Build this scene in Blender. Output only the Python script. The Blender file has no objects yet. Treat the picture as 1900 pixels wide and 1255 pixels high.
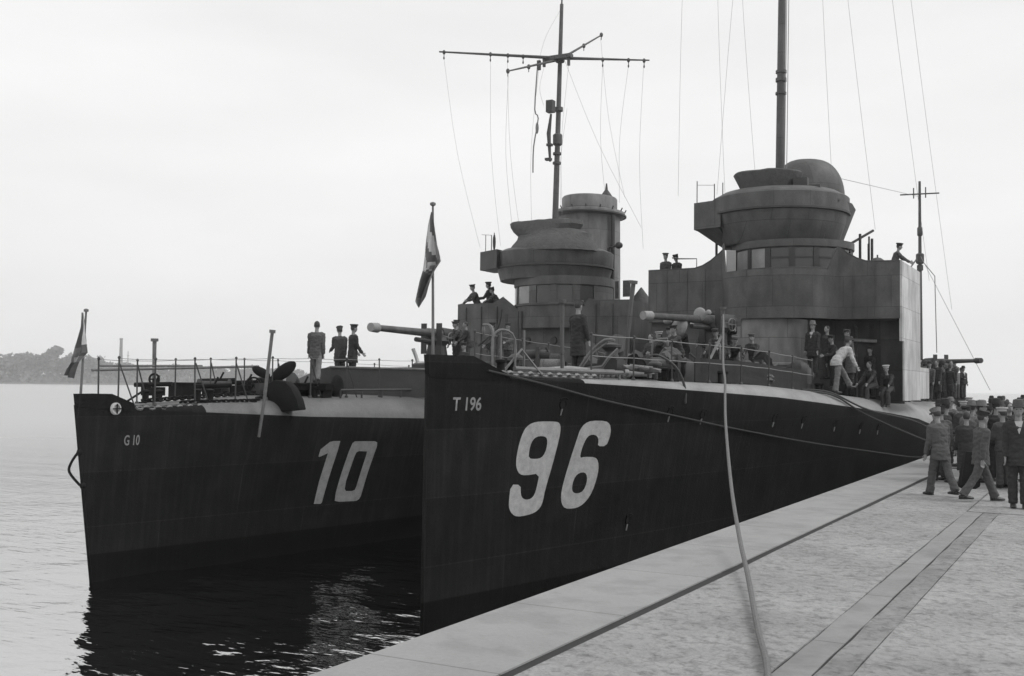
import bpy, bmesh, math, random
from math import sin, cos, pi, radians, atan2, hypot
from mathutils import Vector, Matrix, noise
random.seed(7)
C = bpy.context.scene.collection
SC = bpy.context.scene
V = Vector

# ------------------------------------------------------------------ camera
CAM_H = 4.6
YAW, PITCH, ROLL = 0.49898818, 0.04216985, -0.0122
fw = V((-sin(YAW)*cos(PITCH), cos(YAW)*cos(PITCH), sin(PITCH)))
rt = V((cos(YAW), sin(YAW), 0.0)); up = rt.cross(fw)
r2 = rt*cos(ROLL)-up*sin(ROLL); u2 = up*cos(ROLL)+rt*sin(ROLL)
cam_d = bpy.data.cameras.new('camera'); cam = bpy.data.objects.new('camera', cam_d); C.objects.link(cam)
m3 = Matrix((r2, u2, -fw)).transposed()
cam.matrix_world = Matrix.Translation((0, 0, CAM_H)) @ m3.to_4x4()
cam_d.sensor_width = 36.0; cam_d.lens = 2037.0/1900.0*36.0
cam_d.clip_start = 0.1; cam_d.clip_end = 20000
cam_d.dof.use_dof = False
SC.camera = cam

# ------------------------------------------------------------------ sky and sun
SUN_EL, SUN_AZ = radians(48), radians(75)     # azimuth from +Y towards +X
w = bpy.data.worlds.new('World'); SC.world = w; w.use_nodes = True
nt = w.node_tree; nt.nodes.clear()
def nn(t, n, **k):
    x = t.nodes.new(n)
    for a, b in k.items(): setattr(x, a, b)
    return x
sky = nn(nt, 'ShaderNodeTexSky', sky_type='NISHITA', sun_disc=False, sun_elevation=SUN_EL, sun_rotation=SUN_AZ)
sky.air_density = 2.0; sky.dust_density = 6.0
bw_ = nn(nt, 'ShaderNodeRGBToBW'); tc = nn(nt, 'ShaderNodeTexCoord')
mp = nn(nt, 'ShaderNodeMapping'); mp.inputs['Scale'].default_value = (1.2, 1.2, 5.0)
nz = nn(nt, 'ShaderNodeTexNoise'); nz.inputs['Scale'].default_value = 2.2; nz.inputs['Detail'].default_value = 6
mr = nn(nt, 'ShaderNodeMapRange'); mr.inputs['From Min'].default_value = .3; mr.inputs['From Max'].default_value = .7
mr.inputs['To Min'].default_value = 0.93; mr.inputs['To Max'].default_value = 1.03
mul = nn(nt, 'ShaderNodeMath', operation='MULTIPLY'); mixn = nn(nt, 'ShaderNodeMix', data_type='FLOAT')
mixn.inputs[0].default_value = 0.12; mixn.inputs[2].default_value = 5.5
bg = nn(nt, 'ShaderNodeBackground'); bg.inputs['Strength'].default_value = 0.10
wo = nn(nt, 'ShaderNodeOutputWorld')
L_ = nt.links.new
L_(sky.outputs[0], bw_.inputs[0]); L_(bw_.outputs[0], mixn.inputs[3])
L_(tc.outputs['Generated'], mp.inputs['Vector']); L_(mp.outputs[0], nz.inputs['Vector']); L_(nz.outputs['Fac'], mr.inputs['Value'])
L_(mixn.outputs[0], mul.inputs[0]); L_(mr.outputs[0], mul.inputs[1]); L_(mul.outputs[0], bg.inputs['Color']); L_(bg.outputs[0], wo.inputs['Surface'])
sd = bpy.data.lights.new('sun', 'SUN'); sd.energy = 0.65; sd.angle = radians(28); sd.color = (1, 1, 1)
so = bpy.data.objects.new('sun', sd); C.objects.link(so)
sdir = V((sin(SUN_AZ)*cos(SUN_EL), cos(SUN_AZ)*cos(SUN_EL), sin(SUN_EL)))
so.rotation_euler = sdir.to_track_quat('Z', 'Y').to_euler(); so.location = (40, 0, 60)
vs = SC.view_settings; vs.view_transform = 'Standard'; vs.look = 'None'; vs.exposure = 0.84; vs.gamma = 1.0; vs.use_curve_mapping = False
SC.cycles.max_bounces = 6; SC.cycles.volume_bounces = 4; SC.cycles.use_denoising = True

# ------------------------------------------------------------------ materials (a black and white photograph: greys only)
MATS = {}
def mat(name, v, rough=.6, amt=.25, scale=3.0, bump=.15, bscale=None, fine=60., spec=.4, metal=0., extra=None, dist=.01):
    if name in MATS: return MATS[name]
    m = bpy.data.materials.new(name); m.use_nodes = True; t = m.node_tree; b = t.nodes['Principled BSDF']
    l = t.links.new
    tcn = nn(t, 'ShaderNodeTexCoord'); n1 = nn(t, 'ShaderNodeTexNoise'); n1.inputs['Scale'].default_value = scale; n1.inputs['Detail'].default_value = 8; n1.inputs['Roughness'].default_value = .65
    n2 = nn(t, 'ShaderNodeTexNoise'); n2.inputs['Scale'].default_value = bscale or fine; n2.inputs['Detail'].default_value = 4
    l(tcn.outputs['Object'], n1.inputs['Vector']); l(tcn.outputs['Object'], n2.inputs['Vector'])
    ad = nn(t, 'ShaderNodeMath', operation='MULTIPLY_ADD'); l(n2.outputs['Fac'], ad.inputs[0]); ad.inputs[1].default_value = .35; l(n1.outputs['Fac'], ad.inputs[2])
    r = nn(t, 'ShaderNodeMapRange'); l(ad.outputs[0], r.inputs['Value']); r.inputs['From Min'].default_value = .4; r.inputs['From Max'].default_value = .95
    r.inputs['To Min'].default_value = v*(1-amt); r.inputs['To Max'].default_value = v*(1+amt)
    out = r.outputs[0]
    if extra: out = extra(t, tcn, out)
    l(out, b.inputs['Base Color'])
    b.inputs['Roughness'].default_value = rough; b.inputs['Specular IOR Level'].default_value = spec; b.inputs['Metallic'].default_value = metal
    if bump:
        bp = nn(t, 'ShaderNodeBump'); bp.inputs['Strength'].default_value = bump; bp.inputs['Distance'].default_value = dist
        l(n2.outputs['Fac'], bp.inputs['Height']); l(bp.outputs[0], b.inputs['Normal'])
    MATS[name] = m; return m

def hull_extra(boot):
    def f(t, tcn, out):
        l = t.links.new
        sep = nn(t, 'ShaderNodeSeparateXYZ'); l(tcn.outputs['Object'], sep.inputs[0])
        # plating seams: laid out along the hull length and height
        cb = nn(t, 'ShaderNodeCombineXYZ'); l(sep.outputs['Y'], cb.inputs[0]); l(sep.outputs['Z'], cb.inputs[1])
        br = nn(t, 'ShaderNodeTexBrick'); l(cb.outputs[0], br.inputs['Vector']); br.inputs['Scale'].default_value = 1.0
        br.inputs['Brick Width'].default_value = 4.2; br.inputs['Row Height'].default_value = 1.25; br.inputs['Mortar Size'].default_value = .012
        br.inputs['Color1'].default_value = (.85,)*3+(1,); br.inputs['Color2'].default_value = (1.3,)*3+(1,); br.inputs['Mortar'].default_value = (1.6,)*3+(1,)
        m1 = nn(t, 'ShaderNodeMath', operation='MULTIPLY'); l(out, m1.inputs[0]); l(br.outputs['Color'], m1.inputs[1])
        # vertical dirt streaks
        mpn = nn(t, 'ShaderNodeMapping'); mpn.inputs['Scale'].default_value = (1, 5.0, .35); l(tcn.outputs['Object'], mpn.inputs['Vector'])
        ns = nn(t, 'ShaderNodeTexNoise'); ns.inputs['Scale'].default_value = 2.0; ns.inputs['Detail'].default_value = 5; l(mpn.outputs[0], ns.inputs['Vector'])
        rr = nn(t, 'ShaderNodeMapRange'); l(ns.outputs['Fac'], rr.inputs['Value']); rr.inputs['From Min'].default_value = .45; rr.inputs['From Max'].default_value = .75; rr.inputs['To Min'].default_value = .8; rr.inputs['To Max'].default_value = 1.25
        m2 = nn(t, 'ShaderNodeMath', operation='MULTIPLY'); l(m1.outputs[0], m2.inputs[0]); l(rr.outputs[0], m2.inputs[1])
        # darker boot topping paint near the water
        st = nn(t, 'ShaderNodeMapRange'); l(sep.outputs['Z'], st.inputs['Value']); st.inputs['From Min'].default_value = boot-.015; st.inputs['From Max'].default_value = boot+.015
        st.inputs['To Min'].default_value = .3; st.inputs['To Max'].default_value = 1.0
        m3_ = nn(t, 'ShaderNodeMath', operation='MULTIPLY'); l(m2.outputs[0], m3_.inputs[0]); l(st.outputs[0], m3_.inputs[1])
        return m3_.outputs[0]
    return f
def plate_extra(t, tcn, out):
    l = t.links.new; sep = nn(t, 'ShaderNodeSeparateXYZ'); l(tcn.outputs['Object'], sep.inputs[0])
    ad = nn(t, 'ShaderNodeMath', operation='ADD'); l(sep.outputs['X'], ad.inputs[0]); l(sep.outputs['Y'], ad.inputs[1])
    cb = nn(t, 'ShaderNodeCombineXYZ'); l(ad.outputs[0], cb.inputs[0]); l(sep.outputs['Z'], cb.inputs[1])
    br = nn(t, 'ShaderNodeTexBrick'); l(cb.outputs[0], br.inputs['Vector']); br.inputs['Scale'].default_value = 1.0
    br.inputs['Brick Width'].default_value = 1.7; br.inputs['Row Height'].default_value = 1.05; br.inputs['Mortar Size'].default_value = .012
    br.inputs['Color1'].default_value = (.86,)*3+(1,); br.inputs['Color2'].default_value = (1.12,)*3+(1,); br.inputs['Mortar'].default_value = (.6,)*3+(1,)
    m1 = nn(t, 'ShaderNodeMath', operation='MULTIPLY'); l(out, m1.inputs[0]); l(br.outputs['Color'], m1.inputs[1])
    mpn = nn(t, 'ShaderNodeMapping'); mpn.inputs['Scale'].default_value = (1.6, 1.6, .7); l(tcn.outputs['Object'], mpn.inputs['Vector'])
    ns = nn(t, 'ShaderNodeTexNoise'); ns.inputs['Scale'].default_value = 1.6; ns.inputs['Detail'].default_value = 6; l(mpn.outputs[0], ns.inputs['Vector'])
    rr = nn(t, 'ShaderNodeMapRange'); l(ns.outputs['Fac'], rr.inputs['Value']); rr.inputs['From Min'].default_value = .35; rr.inputs['From Max'].default_value = .68; rr.inputs['To Min'].default_value = .76; rr.inputs['To Max'].default_value = 1.2
    m2 = nn(t, 'ShaderNodeMath', operation='MULTIPLY'); l(m1.outputs[0], m2.inputs[0]); l(rr.outputs[0], m2.inputs[1]); return m2.outputs[0]
HULL = mat('hull_paint', .013, .7, .4, 1.1, .35, fine=25, spec=.08, extra=hull_extra(.62), dist=.02)
TURT = mat('turtleback_paint', .25, .5, .25, 1.2, .2, fine=18, dist=.02)
TURTG = mat('turtleback_paint_worn', .115, .5, .3, 1.2, .2, fine=18, dist=.02)
GREY = mat('warship_grey_paint', .082, .6, .25, 1.3, .3, fine=14, dist=.02, extra=plate_extra)
GREYD = mat('dark_grey_paint', .05, .6, .25, 2, .2)
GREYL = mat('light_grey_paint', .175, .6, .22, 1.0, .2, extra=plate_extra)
PALE = mat('pale_tone', .47, .7, .14, .8, .3, fine=10, extra=plate_extra)
BLACK = mat('black_fittings', .011, .7, .3, 4, .2, spec=.12)
STEEL = mat('worn_steel', .14, .5, .35, 5, .3)
DECK = mat('steel_deck', .13, .75, .35, 1.5, .3, fine=20)
CANV = mat('grey_canvas', .085, .9, .25, 4, .6, fine=9, dist=.05)
CANVL = mat('pale_canvas', .27, .9, .2, 4, .6, fine=12, dist=.03)
NUM = mat('number_paint', .32, .7, .28, 7, .2, fine=45)
NUMG = mat('grey_number_paint', .23, .7, .28, 6, .2, fine=40)
NAME = mat('name_paint', .2, .7, .15, 5, .1)
ROPE = mat('hemp_rope', .15, .95, .3, 30, .8, fine=40, dist=.02)
ROPED = mat('tarred_rope', .06, .95, .3, 30, .8, fine=40, dist=.02)
WIRE = mat('rigging_wire_steel', .22, .7, .1, 3, 0)
SPAR = mat('varnished_spar', .13, .5, .3, 6, .2)
GLASSL = mat('sky_bright_glass', .8, .12, .1, 3, 0, spec=.9)  # sky brightness in the panes put into the glass colour
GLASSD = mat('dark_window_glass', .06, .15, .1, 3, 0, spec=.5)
SKIN = mat('skin', .24, .6, .1, 20, .1)
HAIR = mat('hair', .04, .7, .3, 60, .4)
DARKCL = mat('dark_cloth', .035, .95, .3, 8, .5, fine=30)
NAVY = mat('navy_cloth', .055, .95, .3, 8, .5, fine=30)
MIDCL = mat('mid_grey_cloth', .085, .95, .25, 8, .5, fine=30)
LIGHTCL = mat('light_grey_cloth', .16, .95, .25, 8, .5, fine=30)
WHITECL = mat('white_cloth', .4, .95, .12, 8, .5, fine=30)
SHOE = mat('shoe_leather', .03, .4, .2, 8, .2)
FLD = mat('flag_black', .10, .95, .3, 5, .3); FLW = mat('flag_white', .46, .95, .15, 5, .3); FLR = mat('flag_red', .2, .95, .2, 5, .3)

# ------------------------------------------------------------------ mesh builder
MOF = {}
def tag(o, label=None, cat=None, group=None, kind=None):
    if label: o['label'] = label
    if cat: o['category'] = cat
    if group: o['group'] = group
    if kind: o['kind'] = kind
    return o
def empty(name, loc, rz=0.0, label=None, cat=None, group=None):
    o = bpy.data.objects.new(name, None); C.objects.link(o); o.location = loc; o.rotation_euler = (0, 0, rz); o.empty_display_size = .2
    MOF[o.name] = (Matrix.Translation(loc) @ Matrix.Rotation(rz, 4, 'Z')).inverted()
    return tag(o, label, cat, group)

class MB:
    def __init__(s): s.v = []; s.f = []; s.mi = []
    def add(s, vs, fs, mi=0):
        b = len(s.v); s.v += [V(x) for x in vs]; s.f += [tuple(i+b for i in f) for f in fs]; s.mi += [mi]*len(fs); return s
    def box(s, c, d, rz=0, rx=0, ry=0, mi=0, tp=1.0):
        M = Matrix.Translation(c) @ Matrix.Rotation(rz, 4, 'Z') @ Matrix.Rotation(ry, 4, 'Y') @ Matrix.Rotation(rx, 4, 'X')
        x, y, z = d[0]/2, d[1]/2, d[2]/2
        vs = [M @ V((i*x*(tp if k > 0 else 1), j*y*(tp if k > 0 else 1), k*z)) for k in (-1, 1) for j in (-1, 1) for i in (-1, 1)]
        return s.add(vs, [(0, 2, 3, 1), (4, 5, 7, 6), (0, 1, 5, 4), (2, 6, 7, 3), (0, 4, 6, 2), (1, 3, 7, 5)], mi)
    def rings(s, rs, cap=True, mi=0, closed=True):
        n = len(rs[0]); vs = [p for r in rs for p in r]; fs = []
        for i in range(len(rs)-1):
            for j in range(n if closed else n-1):
                k = (j+1) % n; fs.append((i*n+j, i*n+k, (i+1)*n+k, (i+1)*n+j))
        if cap and closed:
            fs.append(tuple(reversed(range(n)))); fs.append(tuple(range((len(rs)-1)*n, len(rs)*n)))
        return s.add(vs, fs, mi)
    def tube(s, pts, r, n=8, ref=None, mi=0, cap=True, smooth=0):
        pts = [V(p) for p in pts]; k = len(pts)
        R = r if isinstance(r, (list, tuple)) else [r]*k
        R = [(a, a) if not isinstance(a, (list, tuple)) else a for a in R]
        if smooth and k > 2:
            P, Q = [], []
            for i in range(k-1):
                p0, p1, p2, p3 = pts[max(i-1, 0)], pts[i], pts[i+1], pts[min(i+2, k-1)]
                for j in range(smooth):
                    t = j/smooth
                    P.append(.5*((2*p1)+(p2-p0)*t+(2*p0-5*p1+4*p2-p3)*t*t+(3*p1-p0-3*p2+p3)*t**3))
                    Q.append((R[i][0]+(R[i+1][0]-R[i][0])*t, R[i][1]+(R[i+1][1]-R[i][1])*t))
            P.append(pts[-1]); Q.append(R[-1]); pts, R, k = P, Q, len(P)
        t0 = (pts[1]-pts[0]).normalized()
        rf = V(ref) if ref is not None else (V((1, 0, 0)) if abs(t0.x) < .8 else V((0, 1, 0)))
        rs = []
        for i in range(k):
            t = (pts[min(i+1, k-1)]-pts[max(i-1, 0)])
            t = t.normalized() if t.length > 1e-9 else t0
            a = rf-t*rf.dot(t)
            if a.length < 1e-4: a = t.orthogonal()
            a.normalize(); b = t.cross(a)
            if ref is None: rf = a
            rs.append([pts[i]+a*cos(2*pi*j/n)*R[i][0]+b*sin(2*pi*j/n)*R[i][1] for j in range(n)])
        return s.rings(rs, cap, mi)
    def ell(s, c, r, n=12, m=8, mi=0, M=None):
        c = V(c); rs = []
        for i in range(m+1):
            a = pi*i/m; a = min(max(a, .02), pi-.02)
            ring = [V((r[0]*sin(a)*cos(2*pi*j/n), r[1]*sin(a)*sin(2*pi*j/n), -r[2]*cos(a))) for j in range(n)]
            if M is not None: ring = [M @ p for p in ring]
            rs.append([c+p for p in ring])
        return s.rings(rs, True, mi)
    def lathe(s, c, prof, n=32, mi=0, a0=0, a1=2*pi, cap=True, sx=1., sy=1.):
        full = abs(a1-a0-2*pi) < 1e-6; k = n if full else n+1
        rs = [[V((c[0]+sx*r*cos(a0+(a1-a0)*j/n), c[1]+sy*r*sin(a0+(a1-a0)*j/n), z)) for j in range(k)] for r, z in prof]
        return s.rings(rs, cap and full, mi, full)
    def wall(s, path, th, z0, z1, mi=0):
        """thin vertical wall along a plan path; z0/z1 numbers or lists"""
        n = len(path); Z0 = z0 if isinstance(z0, list) else [z0]*n; Z1 = z1 if isinstance(z1, list) else [z1]*n
        rs = []
        for i, p in enumerate(path):
            a = V(path[max(i-1, 0)]); b = V(path[min(i+1, n-1)]); d = (b-a).normalized(); nr = V((-d.y, d.x))*th/2
            rs.append([V((p[0]+nr.x, p[1]+nr.y, Z0[i])), V((p[0]+nr.x, p[1]+nr.y, Z1[i])), V((p[0]-nr.x, p[1]-nr.y, Z1[i])), V((p[0]-nr.x, p[1]-nr.y, Z0[i]))])
        return s.rings(rs, True, mi)
    def prism(s, poly, z0, z1, mi=0):
        n = len(poly); vs = [V((x, y, z0)) for x, y in poly]+[V((x, y, z1)) for x, y in poly]
        return s.add(vs, [tuple(reversed(range(n))), tuple(range(n, 2*n))]+[(i, (i+1) % n, (i+1) % n+n, i+n) for i in range(n)], mi)
    def build(s, name, m, parent=None, smooth=True, loc=None, bevel=0, remesh=0, ang=40, relax=0, wrinkle=0):
        me = bpy.data.meshes.new(name)
        if parent is not None: I = MOF[parent.name]
        elif loc is not None: I = Matrix.Translation(loc).inverted()
        else: I = Matrix.Identity(4)
        me.from_pydata([tuple(I @ p) for p in s.v], [], s.f)
        ms = m if isinstance(m, (list, tuple)) else [m]
        for q in ms: me.materials.append(q)
        if len(ms) > 1:
            for p, k in zip(me.polygons, s.mi): p.material_index = k
        bm = bmesh.new(); bm.from_mesh(me)
        if not remesh: bmesh.ops.remove_doubles(bm, verts=bm.verts, dist=1e-5)
        bmesh.ops.recalc_face_normals(bm, faces=bm.faces); bm.to_mesh(me); bm.free()
        o = bpy.data.objects.new(name, me); C.objects.link(o)
        if remesh or bevel:
            if remesh:
                md = o.modifiers.new('r', 'REMESH'); md.mode = 'VOXEL'; md.voxel_size = remesh; md.use_smooth_shade = True
                if relax:
                    ms2 = o.modifiers.new('s', 'SMOOTH'); ms2.factor = .5; ms2.iterations = relax
            if bevel:
                md = o.modifiers.new('b', 'BEVEL'); md.width = bevel; md.segments = 2; md.limit_method = 'ANGLE'
            dg = bpy.context.evaluated_depsgraph_get(); dg.update()
            nm = bpy.data.meshes.new_from_object(o.evaluated_get(dg)); o.modifiers.clear(); o.data = nm; me = nm
            if wrinkle:
                wn_ = [v.normal.copy() for v in me.vertices]
                for v, n_ in zip(me.vertices, wn_):
                    q = v.co; v.co = q+n_*wrinkle*(noise.noise(V((q.x*9, q.y*9, q.z*16)))+.6*noise.noise(V((q.x*21+q.z*9, q.y*21, q.z*26))))
            if not me.materials:
                for q in ms: me.materials.append(q)
        if smooth:
            me.shade_smooth()
            if not remesh: me.set_sharp_from_angle(angle=radians(ang))
        if parent is not None:
            o.parent = parent; MOF[o.name] = I
        elif loc is not None: o.location = loc
        return o
def copy_tree(o, parent=None):
    c = o.copy(); C.objects.link(c)
    if parent is not None: c.parent = parent
    for ch in [x for x in list(C.objects) if x.parent == o]: copy_tree(ch, c)
    return c

# ------------------------------------------------------------------ hull form
def interp(x, pts):
    if x <= pts[0][0]: return pts[0][1]
    for (a, u), (b, v) in zip(pts, pts[1:]):
        if x <= b: return u+(v-u)*(x-a)/(b-a)
    return pts[-1][1]
HULLF = {
'T': dict(L=74., bm=4.05, wm=3.95, sd=26., sw=34., pd=2.2, pw=1.8, rake=[(-2, 0), (5, 0.05)],
   zd=[(0, 4.75), (3, 4.66), (6, 4.55), (12, 4.28), (20, 3.80), (27, 3.35), (31, 2.9), (40, 2.6), (74, 2.7)],
   zt=[(0, 4.8), (3, 4.74), (6, 4.72), (12, 4.66), (20, 4.35), (27, 4.15), (31, 4.1), (40, 4.0), (44, 2.9), (74, 2.9)],
   wt=[(0, 0.02), (3, .12), (6, .25), (12, .6), (20, 1.0), (31, 1.2), (44, .6), (74, .1)]),
'G': dict(L=72., bm=3.85, wm=3.75, sd=24., sw=32., pd=2.2, pw=1.8, rake=[(-2, .7), (0, .52), (3.8, -.02), (4.3, -.08)],
   zd=[(0, 4.0), (2, 3.85), (6, 3.58), (12, 3.38), (20, 3.25), (30, 3.1), (74, 2.8)],
   zt=[(0, 4.02), (2, 4.0), (6, 4.15), (12, 4.2), (20, 4.15), (30, 4.1), (34, 2.9), (74, 2.9)],
   wt=[(0, 0.02), (2, .2), (6, .7), (12, 1.0), (20, 1.1), (74, .3)]),
}
def fs(p, s):
    if s < 50: return 1.
    u = (s-50)/(p['L']-50.); return max(0.05, 1-.75*u**2.2)
def bdk(p, s):
    s = max(s, 0); return p['bm']*(1-(1-min(s/p['sd'], 1))**p['pd'])*fs(p, s)+.03
def bwl(p, s):
    s = max(s, 0); return p['wm']*(1-(1-min(s/p['sw'], 1))**p['pw'])*fs(p, s)+.02
def Bh(p, s, z):
    h = interp(s, p['zd']); a, b = bwl(p, s), bdk(p, s)
    if z >= 0: return a+(b-a)*(min(z/h, 1.))**1.25
    return a*(1+z/7.)
def ypos(p, s, z): return s+interp(z, p['rake'])*max(0, 1-s/10.)
POS = {'T': (-11.0, 16.9, radians(1.2)), 'G': (-20.4, 17.05, 0.)}
def W(k, x, y, z):
    X, Y, a = POS[k]; return V((X+x*cos(a)+y*sin(a), Y-x*sin(a)+y*cos(a), z))
def HP(k, s, z, side=1, off=0.):
    p = HULLF[k]; return W(k, side*(Bh(p, s, z)+off), ypos(p, s, z), z)
def edge(k, s, side=1, inb=0., dz=0.):      # inner edge of the turtleback = deck edge
    p = HULLF[k]; zt = interp(s, p['zt']); b = bdk(p, s)-interp(s, p['wt'])-inb
    return W(k, side*b, ypos(p, s, zt), zt+dz)
def dkz(k, s): return interp(s, HULLF[k]['zt'])+.05

# ------------------------------------------------------------------ water, quay, far shore
def build_water():
    def axis(parts):
        out = []
        for a, b, st in parts:
            n = max(1, int(round((b-a)/st))); out += [a+(b-a)*i/n for i in range(n)]
        out.append(parts[-1][1]); return out
    xs = axis([(-1900, -400, 150), (-400, -100, 20), (-100, -45, 2.0), (-45, -24, .3), (-24, -4.9, .14)])
    ys = axis([(-60, 0, 5), (0, 5, .6), (5, 26, .14), (26, 60, .4), (60, 200, 5), (200, 1700, 75)])
    vs = []
    for y in ys:
        for x in xs:
            d = hypot(x, y); a = 1.0 if d < 24 else max(0, 1-(d-24)/34)
            z = 0
            if a > 0 and -110 < x and y < 200:
                q = V((x*.34+.2*y, y*.5-.15*x, 0))
                z = .055*noise.noise(q)+.026*noise.noise(V((x*1.0+y*.45, y*1.35-x*.35, 3.1)))+.012*noise.noise(V((x*2.5+y, y*3.1-x*.8, 7.7)))
                z += .010*sin(.9*x+2.1*y+2*noise.noise(q*1.7))
            vs.append((x, y, z*a))
    n = len(xs); me = bpy.data.meshes.new('water')
    me.from_pydata(vs, [], [(j*n+i, j*n+i+1, (j+1)*n+i+1, (j+1)*n+i) for j in range(len(ys)-1) for i in range(n-1)])
    me.shade_smooth()
    m = bpy.data.materials.new('harbour_water'); m.use_nodes = True; t = m.node_tree; b = t.nodes['Principled BSDF']; l = t.links.new
    b.inputs['Base Color'].default_value = (.004, .004, .004, 1); b.inputs['Roughness'].default_value = .02; b.inputs['IOR'].default_value = 9.0
    b.inputs['Specular IOR Level'].default_value = .5
    tcn = nn(t, 'ShaderNodeTexCoord'); mp_ = nn(t, 'ShaderNodeMapping'); mp_.inputs['Rotation'].default_value = (0, 0, YAW); mp_.inputs['Scale'].default_value = (.55, 1.6, 1)
    n1 = nn(t, 'ShaderNodeTexNoise'); n1.inputs['Scale'].default_value = 2.6; n1.inputs['Detail'].default_value = 2.5; n1.inputs['Roughness'].default_value = .5
    lr = nn(t, 'ShaderNodeVectorMath', operation='LENGTH'); l(tcn.outputs['Object'], lr.inputs[0]); rg = nn(t, 'ShaderNodeMapRange'); l(lr.outputs['Value'], rg.inputs['Value'])
    rg.inputs['From Min'].default_value = 28; rg.inputs['From Max'].default_value = 130; rg.inputs['To Min'].default_value = .02; rg.inputs['To Max'].default_value = .42; l(rg.outputs[0], b.inputs['Roughness'])
    bp = nn(t, 'ShaderNodeBump'); bp.inputs['Strength'].default_value = .7; bp.inputs['Distance'].default_value = .05
    l(tcn.outputs['Object'], mp_.inputs['Vector']); l(mp_.outputs[0], n1.inputs['Vector']); mp2 = nn(t, 'ShaderNodeMapping'); mp2.inputs['Rotation'].default_value = (0, 0, YAW); mp2.inputs['Scale'].default_value = (.10, .42, 1); l(tcn.outputs['Object'], mp2.inputs['Vector'])
    n3 = nn(t, 'ShaderNodeTexNoise'); n3.inputs['Scale'].default_value = 1.0; n3.inputs['Detail'].default_value = 5; l(mp2.outputs[0], n3.inputs['Vector'])
    rf = nn(t, 'ShaderNodeMapRange'); ln0 = nn(t, 'ShaderNodeVectorMath', operation='LENGTH'); l(tcn.outputs['Object'], ln0.inputs[0]); l(ln0.outputs['Value'], rf.inputs['Value'])
    rf.inputs['From Min'].default_value = 25; rf.inputs['From Max'].default_value = 90; rf.inputs['To Min'].default_value = 0; rf.inputs['To Max'].default_value = 5.0
    ma = nn(t, 'ShaderNodeMath', operation='MULTIPLY_ADD'); l(n3.outputs['Fac'], ma.inputs[0]); l(rf.outputs[0], ma.inputs[1]); l(n1.outputs['Fac'], ma.inputs[2]); l(ma.outputs[0], bp.inputs['Height'])
    ln = nn(t, 'ShaderNodeVectorMath', operation='LENGTH'); l(tcn.outputs['Object'], ln.inputs[0]); fd_ = nn(t, 'ShaderNodeMapRange'); l(ln.outputs['Value'], fd_.inputs['Value'])
    fd_.inputs['From Min'].default_value = 16; fd_.inputs['From Max'].default_value = 110; fd_.inputs['To Min'].default_value = .75; fd_.inputs['To Max'].default_value = .5; l(fd_.outputs[0], bp.inputs['Strength']); l(bp.outputs[0], b.inputs['Normal'])
    me.materials.append(m); o = bpy.data.objects.new('water', me); C.objects.link(o); tag(o, kind='structure')
build_water()

QZ = 2.5
def paving_extra(t, tcn, out):
    l = t.links.new
    v = nn(t, 'ShaderNodeTexVoronoi', feature='DISTANCE_TO_EDGE'); v.inputs['Scale'].default_value = 9.5; v.inputs['Randomness'].default_value = .7
    wn = nn(t, 'ShaderNodeTexNoise'); wn.inputs['Scale'].default_value = 1.3; wn.inputs['Detail'].default_value = 5
    l(tcn.outputs['Object'], wn.inputs['Vector']); l(tcn.outputs['Object'], v.inputs['Vector'])
    r = nn(t, 'ShaderNodeMapRange'); l(v.outputs['Distance'], r.inputs['Value']); r.inputs['From Max'].default_value = .11; r.inputs['To Min'].default_value = .76; r.inputs['To Max'].default_value = 1.0
    r3 = nn(t, 'ShaderNodeMapRange'); l(wn.outputs['Fac'], r3.inputs['Value']); r3.inputs['From Min'].default_value = .42; r3.inputs['From Max'].default_value = .62
    mx = nn(t, 'ShaderNodeMix', data_type='FLOAT'); l(r3.outputs[0], mx.inputs[0]); mx.inputs[2].default_value = 1.0; l(r.outputs[0], mx.inputs[3])
    m1 = nn(t, 'ShaderNodeMath', operation='MULTIPLY'); l(out, m1.inputs[0]); l(mx.outputs[0], m1.inputs[1])
    sn = nn(t, 'ShaderNodeTexNoise'); sn.inputs['Scale'].default_value = 7.5; sn.inputs['Detail'].default_value = 6; sn.inputs['Roughness'].default_value = .7; l(tcn.outputs['Object'], sn.inputs['Vector'])
    r4 = nn(t, 'ShaderNodeMapRange'); l(sn.outputs['Fac'], r4.inputs['Value']); r4.inputs['From Min'].default_value = .32; r4.inputs['From Max'].default_value = .50; r4.inputs['To Min'].default_value = .52; r4.inputs['To Max'].default_value = 1.0
    m2 = nn(t, 'ShaderNodeMath', operation='MULTIPLY'); l(m1.outputs[0], m2.inputs[0]); l(r4.outputs[0], m2.inputs[1]); return m2.outputs[0]
PAVE = mat('cobble_paving', .295, .9, .25, .7, .9, fine=13, extra=paving_extra, dist=.05)
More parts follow.
